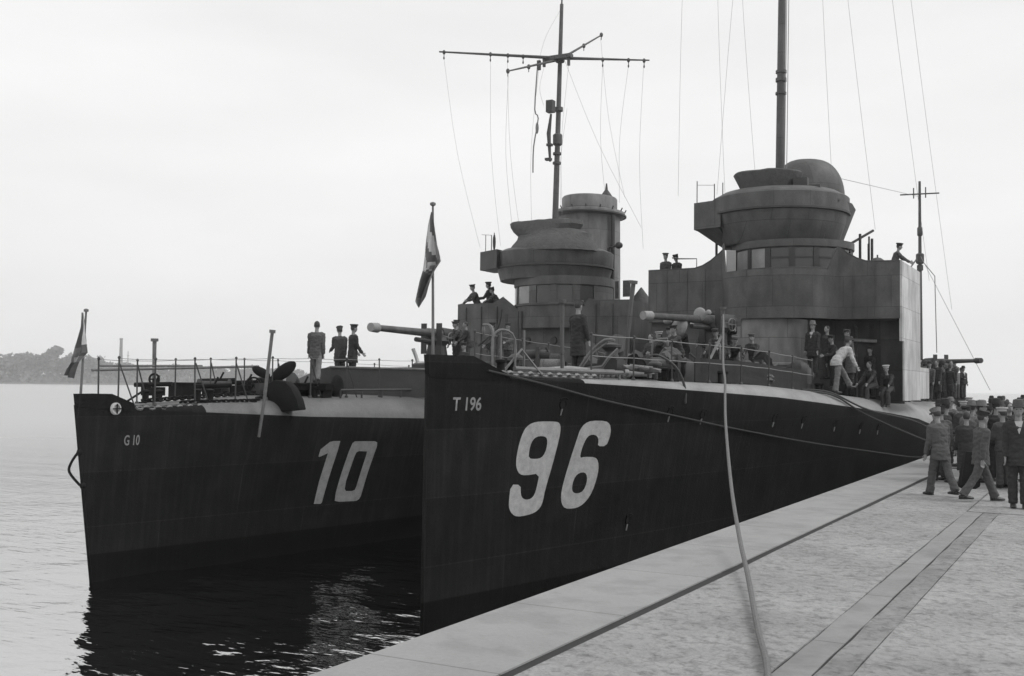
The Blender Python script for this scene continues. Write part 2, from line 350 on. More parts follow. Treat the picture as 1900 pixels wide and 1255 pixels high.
def joint_extra(t, tcn, out):
    l = t.links.new; sep = nn(t, 'ShaderNodeSeparateXYZ'); l(tcn.outputs['Object'], sep.inputs[0])
    cb = nn(t, 'ShaderNodeCombineXYZ'); l(sep.outputs['Y'], cb.inputs[0]); cb.inputs[1].default_value = .5
    br = nn(t, 'ShaderNodeTexBrick'); l(cb.outputs[0], br.inputs['Vector']); br.inputs['Scale'].default_value = 1.0; br.offset = 0
    br.inputs['Brick Width'].default_value = 2.35; br.inputs['Row Height'].default_value = 4; br.inputs['Mortar Size'].default_value = .012
    br.inputs['Color1'].default_value = (.95,)*3+(1,); br.inputs['Color2'].default_value = (1.04,)*3+(1,); br.inputs['Mortar'].default_value = (.62,)*3+(1,)
    m1 = nn(t, 'ShaderNodeMath', operation='MULTIPLY'); l(out, m1.inputs[0]); l(br.outputs['Color'], m1.inputs[1])
    ns = nn(t, 'ShaderNodeTexNoise'); ns.inputs['Scale'].default_value = 2.2; ns.inputs['Detail'].default_value = 8; l(tcn.outputs['Object'], ns.inputs['Vector'])
    rr = nn(t, 'ShaderNodeMapRange'); l(ns.outputs['Fac'], rr.inputs['Value']); rr.inputs['From Min'].default_value = .35; rr.inputs['From Max'].default_value = .5; rr.inputs['To Min'].default_value = .86
    m2 = nn(t, 'ShaderNodeMath', operation='MULTIPLY'); l(m1.outputs[0], m2.inputs[0]); l(rr.outputs[0], m2.inputs[1]); return m2.outputs[0]
COPE = mat('concrete_coping', .29, .85, .16, .6, .6, fine=22, extra=joint_extra)
KERB = mat('kerb_stone', .24, .88, .2, .9, .7, fine=13, extra=joint_extra)
GUT = mat('stained_gutter', .215, .88, .35, 1.4, .8, fine=12, extra=paving_extra)
SEAM = mat('dark_joint', .03, .95, .3, 4, .5)
WALLM = mat('quay_wall_stone', .09, .9, .35, 1, .8, fine=6)
def strip(name, x0, x1, y0, y1, z0, z1, m, wob=0., step=.5):
    b = MB(); n = int((y1-y0)/step) if y1-y0 < 90 else int((y1-y0)/2.0); rs = []
    for i in range(n+1):
        y = y0+(y1-y0)*i/n
        a = wob*noise.noise(V((x0, y*1.3, 0))); c = wob*noise.noise(V((x1+9, y*1.3, 0)))
        rs.append([V((x0+a, y, z0)), V((x0+a, y, z1)), V((x1+c, y, z1)), V((x1+c, y, z0))])
    b.rings(rs); return tag(b.build(name, m, smooth=False), kind='structure')
Y0, Y1 = -8, 95
strip('quay_wall', -5.0, -4.3, Y0, 400, -3, 2.2, WALLM)
strip('quay_coping', -5.06, -3.91, Y0, Y1, 2.2, QZ, COPE, .012)
strip('quay_joint', -4.1, -3.7, Y0, Y1, 1.9, QZ-.014, SEAM)
strip('quay_pavement', -3.80, -2.23, Y0, Y1, 2.0, QZ-.006, PAVE, .035, .2)
strip('quay_kerb_joint', -2.4, -1.85, Y0, 20.6, 1.9, QZ-.022, SEAM)
strip('quay_kerb', -2.215, -1.955, Y0, 20.6, 2.0, QZ-.012, KERB, .012, .2)
strip('quay_gutter', -1.935, -1.70, Y0, 20.6, 2.0, QZ-.015, GUT, .02, .2)
strip('quay_pavement_inner', -1.69, 45, Y0, 20.6, 1.9, QZ-.015, PAVE)
strip('quay_pavement_far', -2.20, 45, 20.68, Y1, 1.9, QZ-.012, PAVE)
strip('quay_cross_joint', -2.3, 45, 20.3, 20.9, 1.8, QZ-.06, SEAM)
strip('quay_ground', -4.9, 400, Y1, 600, 0, QZ-.01, PAVE)
strip('quay_ground_side', 45, 300, Y0, Y1, 0, QZ-.03, PAVE)
for yy in (31.6, 32.4):
    b = MB(); b.box((14, yy, QZ-.004), (35.6, .09, .024)); tag(b.build('quay_drain_line', SEAM, smooth=False), kind='structure')

FOLI = mat('far_foliage', .11, .95, .5, .12, 0)
FOLD = mat('far_foliage_dark', .085, .95, .5, .12, 0)
BARK = mat('bark', .08, .9, .3, 2, .3)
SHORE = mat('far_bank', .10, .95, .3, .05, 0)
def polar(ratio, d): h = (1+ratio*ratio)**.5; return (ratio*d/h, d/h)
b = MB(); rs = []
for i in range(41):
    rr_ = -2.3+1.75*i/40; rs.append([V((*polar(rr_, d), z+noise.noise(V((rr_*9, d*.01, 0)))*zz)) for d, z, zz in ((975, -.3, 0), (985, 1.0, .4), (1030, 4, 2), (1100, 6, 3), (1250, 5, 3))])
b.rings(rs, False, 0, False); tag(b.build('far_shore', SHORE), kind='structure')
def far_tree(h, w_, mt, seed):
    rnd = random.Random(seed); root = empty('broadleaf_tree', (0, 0, 0))
    t = MB(); t.tube([(0, 0, -1), (.3, 0, h*.25), (0, .3, h*.55)], [h*.035, h*.028, h*.012], 7)
    for k in range(4):
        a = k*1.6+seed; t.tube([(0, 0, h*.25), (w_*.25*cos(a), w_*.25*sin(a), h*.5)], [h*.015, h*.006], 5)
    t.build('trunk', BARK, root)
    cr = MB(); cl = []
    for k in range(13):
        a = rnd.uniform(0, 2*pi); r = w_*.5*rnd.random()**.6; cl.append((r*.75*cos(a), r*.75*sin(a), h*rnd.uniform(.32, .86)*(1-.18*(r/(w_*.5))**2), w_*rnd.uniform(.16, .27)))
    for cx, cy, cz, cr_ in cl:
        for j in range(62):
            d = V((rnd.gauss(0, 1), rnd.gauss(0, 1), rnd.gauss(0, 1))).normalized()*cr_*rnd.uniform(.7, 1.08)
            p = V((cx, cy, cz))+V((d.x, d.y, d.z*.8)); s_ = rnd.uniform(.5, 1.15)
            n_ = V((rnd.gauss(0, 1), rnd.gauss(0, 1), rnd.gauss(0, 1))).normalized(); u_ = n_.orthogonal().normalized()*s_; v_ = n_.cross(u_)
            cr.add([p-u_-v_*.6, p+u_-v_*.6, p+u_*.5+v_, p-u_*.7+v_*.8], [(0, 1, 2, 3)])
    cr.build('crown', mt, root, smooth=False); return root
PRO = [far_tree(17, 15, FOLI, 1), far_tree(16, 20, FOLD, 2), far_tree(18, 12, FOLD, 3), far_tree(14, 17, FOLI, 4)]
# (pixel-free) bearings as X/Y ratio, top height above water
TREES = [(-1.46, 24, 'small rounded tree at the left frame end of the far shore'), (-1.41, 25, 'low bushy tree second from the left on the far shore'), (-1.365, 24, 'tree in the dip of the far shore treeline near the left edge'),
 (-1.335, 26, 'tree beside the left frame edge on the far shore'), (-1.305, 30, 'broad round tree left of the tallest crown on the far shore'), (-1.278, 27, 'tree filling the gap left of the tallest dome on the far shore'),
 (-1.247, 35, 'tallest dome shaped tree on the far shore'), (-1.222, 27, 'narrow tree just right of the tallest dome on the far shore'), (-1.203, 29, 'pointed small tree behind the bow flag on the far shore'),
 (-1.18, 28, 'tree just right of the left ship bow flag on the far shore'), (-1.16, 24, 'low tree right of the bow flag before the far chimney'), (-1.137, 20, 'low tree left of the far chimney'),
 (-1.105, 22, 'round tree right beside the foot of the far chimney'), (-1.075, 19.5, 'low tree behind the first tall post on the left ship'), (-1.045, 19, 'low hazy tree behind the thick post of the left ship'),
 (-1.015, 19.5, 'low hazy tree seen over the spar on the left ship rail'), (-.985, 20, 'hazy tree right of the long spar on the rail'), (-.955, 19, 'hazy low tree behind the middle rail of the left ship'),
 (-.925, 19.5, 'hazy low tree behind the handwheel of the left ship'), (-.895, 19, 'hazy low tree behind the dark anchor flukes'), (-.865, 18.5, 'hazy low tree left of the man walking on the foredeck'),
 (-.835, 18.5, 'hazy low tree behind the legs of the man on the foredeck'), (-.80, 18, 'hazy low tree between the foredeck man and the two dark figures'), (-.765, 18, 'hazy low tree behind the two dark figures on the foredeck')]
for i, (ra, top, lab) in enumerate(TREES):
    p = PRO[i % 4]; o = p if i < 4 else copy_tree(p)
    x, y = polar(ra, 1010+(i*37 % 50)); o.location = (x, y, 3.6); s_ = (top-3.6)/[17, 16, 18, 14][i % 4]*.98
    o.scale = (max(s_, 1.0)*1.15, max(s_, 1.0)*1.15, s_); o.rotation_euler = (0, 0, i*1.9)
    tag(o, lab, 'tree', 'trees along the far shore')
b = MB(); rnd = random.Random(5)
for i in range(9000):
    ra = rnd.uniform(-1.75, -.6); d = rnd.uniform(985, 1090); x, y = polar(ra, d)
    top = interp(ra, [(-1.75, 17), (-1.3, 20), (-1.2, 19), (-1.1, 15), (-.6, 13)])*(0.75+.25*noise.noise(V((ra*60, 0, 0))))
    z = 2+top*rnd.random()*min(1, (d-975)/60); s_ = rnd.uniform(.8, 2.0); n_ = V((rnd.gauss(0, 1), rnd.gauss(0, 1), rnd.gauss(0, 1))).normalized(); u_ = n_.orthogonal().normalized()*s_; v_ = n_.cross(u_)
    p = V((x, y, z)); b.add([p-u_-v_*.6, p+u_-v_*.6, p+u_*.5+v_, p-u_*.7+v_*.8], [(0, 1, 2, 3)])
tag(b.build('far_wood', FOLI, smooth=False), 'dense hazy undergrowth and woodland along the far shore', 'woodland', kind='stuff')
x, y = polar(-1.118, 1040)
r_ = empty('factory_chimney', (x, y, 4), 0, 'tall thin hazy factory chimney rising above the far shore trees', 'chimney')
b = MB(); b.lathe((x, y), [(2.2, 3), (1.9, 14), (1.4, 30), (1.25, 40), (1.5, 40.3), (1.5, 41.5), (1.0, 41.5)], 20); b.build('shaft', WALLM, r_)
b = MB(); b.box((x-6, y, 8), (16, 10, 9)); b.build('boiler_house', WALLM, r_, smooth=False)
x, y = polar(-1.105, 1040)
b = MB(); b.tube([(x, y, 3), (x, y, 30)], [.5, .3], 8); b.tube([(x-1.4, y, 26), (x+1.4, y, 26)], .2, 6)
tag(b.build('signal_pole', WALLM, loc=(x, y, 3)), 'thin hazy pole just right of the far chimney', 'pole')

# ------------------------------------------------------------------ ships
shipT = empty('warship', W('T', 0, 0, 0), -POS['T'][2], 'nearer dark torpedo boat with big pale 96 and T 196 on its bow', 'warship', 'moored warships')
shipG = empty('warship', W('G', 0, 0, 0), 0, 'farther dark torpedo boat at the left with 10 and G 10 on its bow', 'warship', 'moored warships')

def hull(k, root, turt):
    p = HULLF[k]
    S = [0, .08, .2, .4, .7, 1, 1.5, 2, 3, 4, 5, 6, 7, 8, 9, 10, 12, 14, 16, 18, 20, 22, 24, 27, 30, 33, 36, 40, 44, 50, 56, 62, 67, 71, p['L']-.4]
    NA = 9; SPL = 1
    def arcpts(s, side):
        zd = interp(s, p['zd']); zt = interp(s, p['zt']); wt = interp(s, p['wt']); x = bdk(p, s); y = ypos(p, s, zd)
        return [W(k, side*(x-wt*(1-cos(pi/2*i/NA))), y+(ypos(p, s, zt)-y)*i/NA, zd+(zt-zd)*sin(pi/2*i/NA)) for i in range(NA+1)]
    b = MB(); NZ = 12
    for side in (1, -1):
        rs = []
        for s in S:
            zd = interp(s, p['zd']); rs.append([HP(k, s, -1.5+(zd+1.5)*i/NZ, side) for i in range(NZ+1)]+arcpts(s, side)[1:SPL+1])
        b.rings(rs, False, 0, False)
    n = NZ+1
    for s in (0, S[-1]):   # stem and stern closing strips
        zd = interp(s, p['zd']); a = [HP(k, s, -1.5+(zd+1.5)*i/NZ, 1) for i in range(n)]; c = [HP(k, s, -1.5+(zd+1.5)*i/NZ, -1) for i in range(n)]
        b.rings([a, c], False, 0, False)
    h = b.build('hull', HULL, root, ang=50)
    b = MB()
    for side in (1, -1):
        cut = 3.0 if k == 'G' else 4.0
        b.rings([arcpts(s, side)[SPL:] for s in S if s >= cut], False, 0, False); b.rings([arcpts(s, side)[SPL:] for s in S if s <= cut], False, 1, False)
    b.build('turtleback', [turt, HULL], root, ang=60)
    b = MB(); rs = []
    for s in S:
        zt = interp(s, p['zt']); x = bdk(p, s)-interp(s, p['wt']); y = ypos(p, s, zt)
        rs.append([W(k, x*q, y, zt+.07*(1-q*q)*min(1, x)) for q in (-1, -.75, -.5, -.25, 0, .25, .5, .75, 1)])
    b.rings(rs, False, 0, False); b.build('deck', DECK, root)
    # stem bar
    b = MB(); zz = [(-1.4), 0, 1, 2, 3, interp(0, p['zd'])+.02]
    b.tube([HP(k, 0, z, 0)+V((0, -.01, 0)) for z in zz], .035, 8); b.build('stem_bar', HULL, h)
    return h

def decal(k, name, loops, m, root, off=.006, shear=None):
    cu = bpy.data.curves.new('c', 'CURVE'); cu.dimensions = '2D'; cu.fill_mode = 'BOTH'
    for lp in loops:
        sp = cu.splines.new('POLY'); sp.points.add(len(lp)-1); sp.use_cyclic_u = True
        for q, (a, c) in zip(sp.points, lp): q.co = (a, c, 0, 1)
    o = bpy.data.objects.new('c', cu); C.objects.link(o); dg = bpy.context.evaluated_depsgraph_get(); dg.update()
    me = bpy.data.meshes.new_from_object(o.evaluated_get(dg)); bpy.data.objects.remove(o)
    return decal_mesh(k, name, me, m, root, off)
def decal_mesh(k, name, me, m, root, off):
    bm = bmesh.new(); bm.from_mesh(me); bmesh.ops.remove_doubles(bm, verts=bm.verts, dist=1e-4)
    xs = [v.co.x for v in bm.verts]; ys = [v.co.y for v in bm.verts]
    for ax, lo, hi in ((0, min(xs), max(xs)), (1, min(ys), max(ys))):
        c = lo+.12
        while c < hi:
            co = V((c, 0, 0)) if ax == 0 else V((0, c, 0)); no = V((1, 0, 0)) if ax == 0 else V((0, 1, 0))
            bmesh.ops.bisect_plane(bm, geom=bm.verts[:]+bm.edges[:]+bm.faces[:], plane_co=co, plane_no=no); c += .12
    I = MOF[root.name]
    for v in bm.verts: v.co = I @ HP(k, max(v.co.x, .02), v.co.y, 1, off)
    bmesh.ops.recalc_face_normals(bm, faces=bm.faces); 
    nm = bpy.data.meshes.new(name); bm.to_mesh(nm); bm.free(); nm.materials.clear(); nm.materials.append(m)
    q = bpy.data.objects.new(name, nm); C.objects.link(q); q.parent = root; MOF[q.name] = I; nm.shade_smooth(); return q
def chaikin(lp, sharp=25):
    out = []; n = len(lp)
    for i in range(n):
        a, b_, c = V(lp[i-1]), V(lp[i]), V(lp[(i+1) % n]); out.append(tuple(b_*.75+a*.25)); out.append(tuple(b_*.75+c*.25))
    return out
def text_decal(k, name, txt, s0, z0, ht, wd, slant, m, root, off=.006):
    cu = bpy.data.curves.new('t', 'FONT'); cu.body = txt; cu.offset = .018; o = bpy.data.objects.new('t', cu); C.objects.link(o)
    dg = bpy.context.evaluated_depsgraph_get(); dg.update(); me = bpy.data.meshes.new_from_object(o.evaluated_get(dg)); bpy.data.objects.remove(o)
    xs = [v.co.x for v in me.vertices]; ys = [v.co.y for v in me.vertices]; x0, x1, y0, y1 = min(xs), max(xs), min(ys), max(ys)
    for v in me.vertices:
        yy = (v.co.y-y0)/(y1-y0)*ht; xx = (v.co.x-x0)/(x1-x0)*wd
        v.co = (s0+xx+yy*slant, z0+yy, 0)
    return decal_mesh(k, name, me, m, root, off)

NINE_OUT = [(2.358, 3.653), (2.44, 3.761), (2.582, 3.835), (2.807, 3.864), (3.28, 3.851), (3.374, 3.813), (3.421, 3.713), (3.41, 3.516), (3.284, 2.972), (3.128, 2.462), (3.095, 2.241), (3.029, 2.106), (2.876, 2.021), (2.638, 1.985), (2.362, 1.98), (2.219, 2.045), (2.133, 2.147), (2.103, 2.257), (2.125, 2.633), (2.405, 2.611), (2.425, 2.424), (2.481, 2.338), (2.604, 2.297), (2.741, 2.315), (2.825, 2.384), (2.875, 2.533), (2.92, 2.813), (2.51, 2.788), (2.352, 2.823), (2.266, 2.923), (2.228, 3.033), (2.235, 3.222), (2.285, 3.465)]
NINE_IN = [(2.568, 3.127), (2.569, 3.292), (2.609, 3.441), (2.694, 3.535), (2.825, 3.568), (2.984, 3.555), (3.058, 3.498), (3.069, 3.358), (3.028, 3.22), (2.94, 3.126), (2.785, 3.105)]
SIX_OUT = [(3.954, 3.501), (4.01, 3.673), (4.137, 3.8), (4.342, 3.855), (4.788, 3.842), (4.952, 3.771), (5.016, 3.621), (5.002, 3.473), (4.923, 3.297), (4.639, 3.301), (4.647, 3.424), (4.581, 3.528), (4.42, 3.562), (4.273, 3.522), (4.188, 3.394), (4.128, 3.237), (4.105, 3.07), (4.241, 3.093), (4.602, 3.073), (4.721, 2.98), (4.77, 2.8), (4.74, 2.595), (4.65, 2.335), (4.499, 2.155), (4.29, 2.039), (4.07, 2.012), (3.802, 2.033), (3.677, 2.142), (3.63, 2.316), (3.66, 2.542), (3.77, 2.935)]
SIX_IN = [(3.962, 2.409), (3.961, 2.553), (4.025, 2.693), (4.146, 2.759), (4.322, 2.764), (4.415, 2.672), (4.423, 2.525), (4.347, 2.37), (4.198, 2.321), (4.039, 2.34)]
ONE = [(6.484, 1.308), (6.553, 1.905), (6.703, 2.679), (6.43, 2.585), (6.398, 2.604), (6.43, 2.794), (6.702, 2.986), (6.827, 3.008), (7.053, 3.001), (7.024, 2.728), (6.875, 1.974), (6.765, 1.326), (6.726, 1.29)]
ZERO_OUT = [(7.228, 1.336), (7.216, 1.561), (7.292, 2.057), (7.42, 2.677), (7.494, 2.925), (7.573, 2.976), (8.305, 2.956), (8.402, 2.913), (8.423, 2.802), (8.289, 2.075), (8.193, 1.403), (8.14, 1.315), (8.05, 1.276), (7.414, 1.295)]
ZERO_IN = [(7.527, 1.648), (7.524, 1.864), (7.662, 2.542), (7.702, 2.657), (7.785, 2.695), (8.087, 2.673), (8.09, 2.578), (7.948, 1.693), (7.912, 1.595), (7.808, 1.571), (7.588, 1.586)]
hT = hull('T', shipT, TURT); hG = hull('G', shipG, TURTG)
tag(decal('T', 'hull_number', [chaikin(NINE_OUT), chaikin(NINE_IN)], NUM, hT), 'big pale painted digit 9')
tag(decal('T', 'hull_number', [chaikin(SIX_OUT), chaikin(SIX_IN)], NUM, hT), 'big pale painted digit 6')
tag(decal('G', 'hull_number', [ONE], NUMG, hG), 'grey painted digit 1')
tag(decal('G', 'hull_number', [ZERO_OUT, ZERO_IN], NUMG, hG), 'grey painted digit 0')
tag(text_decal('T', 'name_lettering', 'T 196', .55, 4.09, .26, .68, .05, NAME, hT), 'small painted lettering T 196')
tag(text_decal('G', 'name_lettering', 'G 10', .98, 3.075, .24, .36, .12, NAME, hG), 'small painted lettering G 10')

# portholes with rims, eyebrow rigols
for s, z in [(3.415, 4.20), (6.078, 1.602), (7.053, 4.007), (8.409, 3.928), (12.07, 3.78), (13.898, 3.703), (16.359, 3.55), (18.737, 3.41), (20.696, 3.33)]:
    b = MB(); c = HP('T', s, z, 1, .0); a = HP('T', s+.1, z, 1, 0); u_ = HP('T', s, z+.1, 1, 0)
    tx = (a-c).normalized(); tz = (u_-c).normalized(); n_ = tx.cross(tz).normalized(); n_ = n_ if n_.x > 0 else -n_
    rr = .085
    ring = lambda r, o: [c+n_*o+tx*r*cos(2*pi*j/16)+tz*r*sin(2*pi*j/16) for j in range(16)]
    b.rings([ring(rr+.02, -.02), ring(rr+.02, .02), ring(rr, .02), ring(rr, .008)], False)
    ph = b.build('porthole', HULL, shipT)
    b = MB(); b.rings([ring(rr, .008), ring(.01, .008)], False); b.build('pane', BLACK, ph)
    b = MB(); b.tube([c+n_*.03+tx*(rr+.06)*cos(t_)+tz*(rr+.06)*sin(t_) for t_ in (.8, 1.2, 1.6, 2.0, 2.4)], .014, 5); b.build('rigol', HULL, ph)
    # glint off the open scuttle glass, put in as a pale sliver
    b = MB(); q = c+n_*.02-tz*.09-tx*.03; b.tube([q, q-tz*.13-tx*.06+n_*.03], [(.022, .01), (.016, .008)], 6); b.build('scuttle_glint', STEEL, ph)
for s, z in [(4.0, 3.0), (7.5, 2.95), (11, 2.8)]:
    pass

# bow bulwarks
def bow_bulwark(k, s1, s2, ztop, zend, root, m):
    p = HULLF[k]; b = MB(); rs = []
    S = [0, .15, .35, .6, s1*.9, s1, (s1+s2)/2, s2]
    for s in S:
        z1 = ztop if s <= s1 else ztop+(zend-ztop)*(s-s1)/(s2-s1)
        zt = interp(s, p['zd'])-.03; r = []
        x = bdk(p, s)+.012; y = ypos(p, s, zt)
        dy = -interp(z1, p['rake'])*0
        r = [W(k, -x, y, zt), W(k, -x-.02, y-.03, z1), W(k, x+.02, y-.03, z1), W(k, x, y, zt)]
        rs.append(r)
    b.rings(rs); return b.build('bow_bulwark', m, root, smooth=False)
bow_bulwark('T', 1.0, 1.9, 5.13, 4.78, shipT, HULL)
bu = bow_bulwark('G', .75, 1.25, 4.27, 4.05, shipG, HULL)
# left ship's bow fairlead; bright water through its opening painted as a pale disc
c = HP('G', .82, 3.93, 1, .02); b = MB()
nr = (HP('G', .8, 3.9, 1, 0)-HP('G', .8, 3.9, -1, 0)).normalized()
M = nr.to_track_quat('Z', 'Y').to_matrix()
for r0, r1, z0 in ((.15, .02, .0),):
    rs = [[c+M @ V((r*cos(2*pi*j/24), r*sin(2*pi*j/24), z)) for j in range(24)] for r, z in ((.14, -.02), (.14, .03), (.125, .05), (.095, .05), (.085, .02))]
    b.rings(rs, False)
    b.rings([[c+M @ V((r*cos(2*pi*j/24), r*sin(2*pi*j/24), .02)) for j in range(24)] for r in (.085, .005)], False)
fl_ = b.build('fairlead', mat('fairlead_bright_water', .45, .5, .1, 8, .1), shipG)
b = MB(); b.box(c+nr*.055, (.025, .025, .23)); b.box(c+nr*.055, (.025, .25, .025)); b.build('cross_bar', BLACK, fl_)
# towing eye on the left ship's stem
b = MB(); z_ = [(0, 2.98), (-.13, 2.72), (-.17, 2.5), (-.03, 2.2)]
b.tube([HP('G', 0, z, 0)+V((dx-.02, dx, 0)) for dx, z in z_], .03, 6, smooth=4); b.ell(HP('G', 0, 2.95, 0), (.07, .07, .1)); b.ell(HP('G', 0, 2.2, 0), (.07, .07, .08)); b.build('towing_eye', BLACK, shipG)

# guard rails: a part with its stanchions as sub-parts
def guardrail(k, root, S, side, hts, inb=.05, r=.007, rs_=.02, braces=(), top=None):
    b = MB(); pts = []
    for s in S: pts.append(edge(k, s, side, inb))
    H_ = top or hts[-1]
    for h in hts:
        q = []
        for i, pnt in enumerate(pts):
            q.append(pnt+V((0, 0, h)))
            if i < len(pts)-1: q.append((pnt+pts[i+1])/2+V((0, 0, h-.012)))
        b.tube(q, r, 5)
    rail = b.build('guard_rail', WIRE, root)
    for i, pnt in enumerate(pts):
        b = MB(); tilt = V((random.uniform(-.02, .02), random.uniform(-.02, .02), 0))
        b.tube([pnt-V((0, 0, .04)), pnt+tilt+V((0, 0, H_+.03))], rs_, 6); b.ell(pnt+tilt+V((0, 0, H_+.02)), (.035, .035, .04), 8, 5)
        b.lathe((pnt.x, pnt.y), [(.05, pnt.z-.03), (.05, pnt.z+.04), (.025, pnt.z+.07)], 8)
        if i in braces:
            nx = pts[min(i+1, len(pts)-1)]; d = (nx-pnt).normalized()*.42
            b.tube([pnt+V((0, 0, H_*.92)), pnt+d-V((0, 0, .03))], .018, 5)
        b.build('stanchion', GREYD, rail)
    return rail
guardrail('G', shipG, [.75, 2.2, 3.7, 5.2, 6.8, 8.6, 10.4, 12.2, 14.5, 17], -1, [1.05], braces=(1, 3, 5))
guardrail('G', shipG, [1.0, 1.9, 3.0, 4.2, 5.4, 6.7, 8.0, 9.3, 10.7, 12.1], 1, [1.08], braces=(0, 2, 3, 5, 6, 8))
guardrail('T', shipT, [4.5, 6, 7.6, 9.4, 11.2, 13, 14.8, 16.6], 1, [.5, .95], r=.011)
guardrail('T', shipT, [3.0, 4.6, 6.4, 8.4, 10.4, 12.4, 14.4, 16.6], -1, [.5, .95])

# masts
def mast(root, base, top, r0, r1, m, collars=()):
    b = MB(); base = V(base); top = V(top)
    b.tube([base+(top-base)*t for t in (0, .25, .5, .75, 1)], [r0+(r1-r0)*t for t in (0, .25, .5, .75, 1)], 14)
    for z, r, h in collars:
        c = base+(top-base)*((z-base.z)/(top.z-base.z)); b.lathe((c.x, c.y), [(r*.7, z-h), (r, z-h*.8), (r, z+h*.8), (r*.7, z+h)], 14)
    return b.build('mast', m, root)
mT = mast(shipT, (-10.46, 39.2, 8.6), (-10.38, 39.7, 27.5), .165, .12, GREY, [(15.8, .2, .08), (16.1, .2, .06), (15.3, .2, .05)])
b = MB()
for dx in (.26, .34): b.tube([(-10.46+dx, 39.0, 12.2), (-10.42+dx*.9, 39.3, 20), (-10.4+dx*.8, 39.5, 27)], .014, 4)
b.build('halyard', WIRE, mT)
b = MB(); b.tube([(-14.2, 39.5, 25.8), (-6.6, 39.5, 25.8)], .07, 6); b.build('yard', GREY, mT)
b = MB()
for a, c in [((-14, 39.5, 25.8), (-13.3, 36.5, 11.3)), ((-13, 39.5, 25.8), (-13.0, 41, 11.4)), ((-12.3, 39.5, 25.8), (-12.6, 44, 12.0)), ((-11.6, 39.5, 25.8), (-12.7, 39, 11.7)),
             ((-9.2, 39.5, 25.8), (-8.75, 40, 12.3)), ((-8.8, 39.5, 25.8), (-7.6, 42, 10.5)), ((-7.4, 39.5, 25.8), (-6.4, 47, 9)), ((-6.8, 39.5, 25.8), (-5.9, 50, 8))]:
    a, c = V(a), V(c); mid = (a+c)/2+V((0, -.25, -.1)); b.tube([a, mid, c], .0055, 4, smooth=4)
b.build('rigging', WIRE, mT)
mG = mast(shipG, (-20.33, 40.8, 8), (-20.3, 41.3, 20.75), .15, .075, GREY, [(18.35, .19, .14), (16.2, .19, .1), (14.9, .2, .25), (14.3, .18, .06), (13.9, .18, .06)])
b = MB(); b.tube([(-20.3, 41.3, 20.7), (-20.28, 41.35, 22.5)], [.04, .02], 6); b.build('topmast', GREY, mG)
b = MB(); b.tube([(-25.08, 39.2, 18.78), (-20.31, 41.0, 18.36), (-16.78, 42.5, 18.2)], [.035, .075, .03], 8)
for q in ((-24.9, 39.3, 18.76), (-23, 39.98, 18.6), (-22.3, 40.25, 18.53), (-21.7, 40.5, 18.47), (-18.6, 41.8, 18.28), (-17.6, 42.2, 18.23), (-17, 42.45, 18.2)):
    b.ell(q, (.07, .07, .1), 8, 6); b.tube([q, (q[0], q[1], q[2]-.2)], .02, 4); b.ell((q[0], q[1], q[2]-.25), (.04, .04, .07), 6, 4)
b.box((-20.31, 41, 18.38), (1.3, .3, .16)); b.box((-21.1, 40.8, 18.1), (.14, .12, .4)); b.box((-20.85, 40.8, 18.15), (.1, .1, .3)); b.box((-19.8, 41, 18.15), (.1, .1, .35))
b.build('yard', GREY, mG)
b = MB(); b.tube([(-21.38, 38.5, 17.28), (-20.31, 41.2, 18.35), (-19.55, 43.9, 20.1)], [.03, .06, .03], 8)
for q in ((-21.35, 38.55, 17.3), (-20.95, 39.6, 17.7), (-19.9, 42.7, 19.3), (-19.57, 43.8, 20.05)): b.ell(q, (.08, .08, .11), 8, 6); b.tube([q, (q[0], q[1], q[2]-.22)], .02, 4)
b.build('gaff', GREY, mG)
b = MB(); b.box((-20.4, 40.55, 16.2), (.3, .3, .5)); b.tube([(-20.4, 40.6, 15.9), (-20.5, 40.6, 15.1), (-20.42, 40.6, 13.9)], [.05, .1, .05], 6); b.box((-20.45, 40.6, 14.6), (.22, .2, .1)); b.box((-20.5, 40.6, 14.0), (.25, .2, .1)); b.build('mast_lantern', GREYD, mG)
b = MB()
for a, c in [((-21.1, 40.8, 17.9), (-21.2, 40.5, 11.2)), ((-20.85, 40.8, 18.0), (-20.75, 40.6, 16.3)), ((-19.8, 41, 18.0), (-20.02, 41, 11.6)), ((-19.9, 41.1, 16.2), (-20.1, 41.1, 11.5)),
             ((-24.9, 39.3, 18.5), (-23.1, 39.5, 10.3)), ((-23, 40, 18.4), (-22.4, 40, 10.4)), ((-22.3, 40.2, 18.3), (-21.9, 41, 10.4)), ((-17.6, 42.2, 18), (-18.3, 43, 12.4)), ((-17, 42.4, 18), (-17.6, 44, 10.5)),
             ((-18.6, 41.8, 18.1), (-18.9, 43, 12.2)), ((-19.6, 43.8, 19.9), (-18.9, 45, 13)), ((-20.3, 41.2, 18.8), (-17.9, 44.5, 11.5)), ((-21.35, 38.6, 17.1), (-21.6, 39.5, 11.2)), ((-20.3, 41.3, 20.6), (-21.1, 40.8, 18.3))]:
    a, c = V(a), V(c); mid = (a+c)/2+V((-.12, -.15, -.1)); b.tube([a, mid, c], .0055, 4, smooth=4)
b.tube([(-21.12, 40.7, 17.9), (-21.22, 40.7, 16.2), (-21.05, 40.7, 15.8), (-21.2, 40.6, 14.6), (-21.22, 40.6, 13.5)], .03, 5, smooth=3); b.ell((-21.1, 40.7, 15.4), (.07, .07, .25)); 
b.build('rigging', WIRE, mG)
am = mast(shipT, (-10.9, 76, 4.0), (-10.95, 76.2, 18.35), .17, .08, GREYD, [(13.2, .26, .35), (15.0, .17, .3), (12.6, .2, .2)])
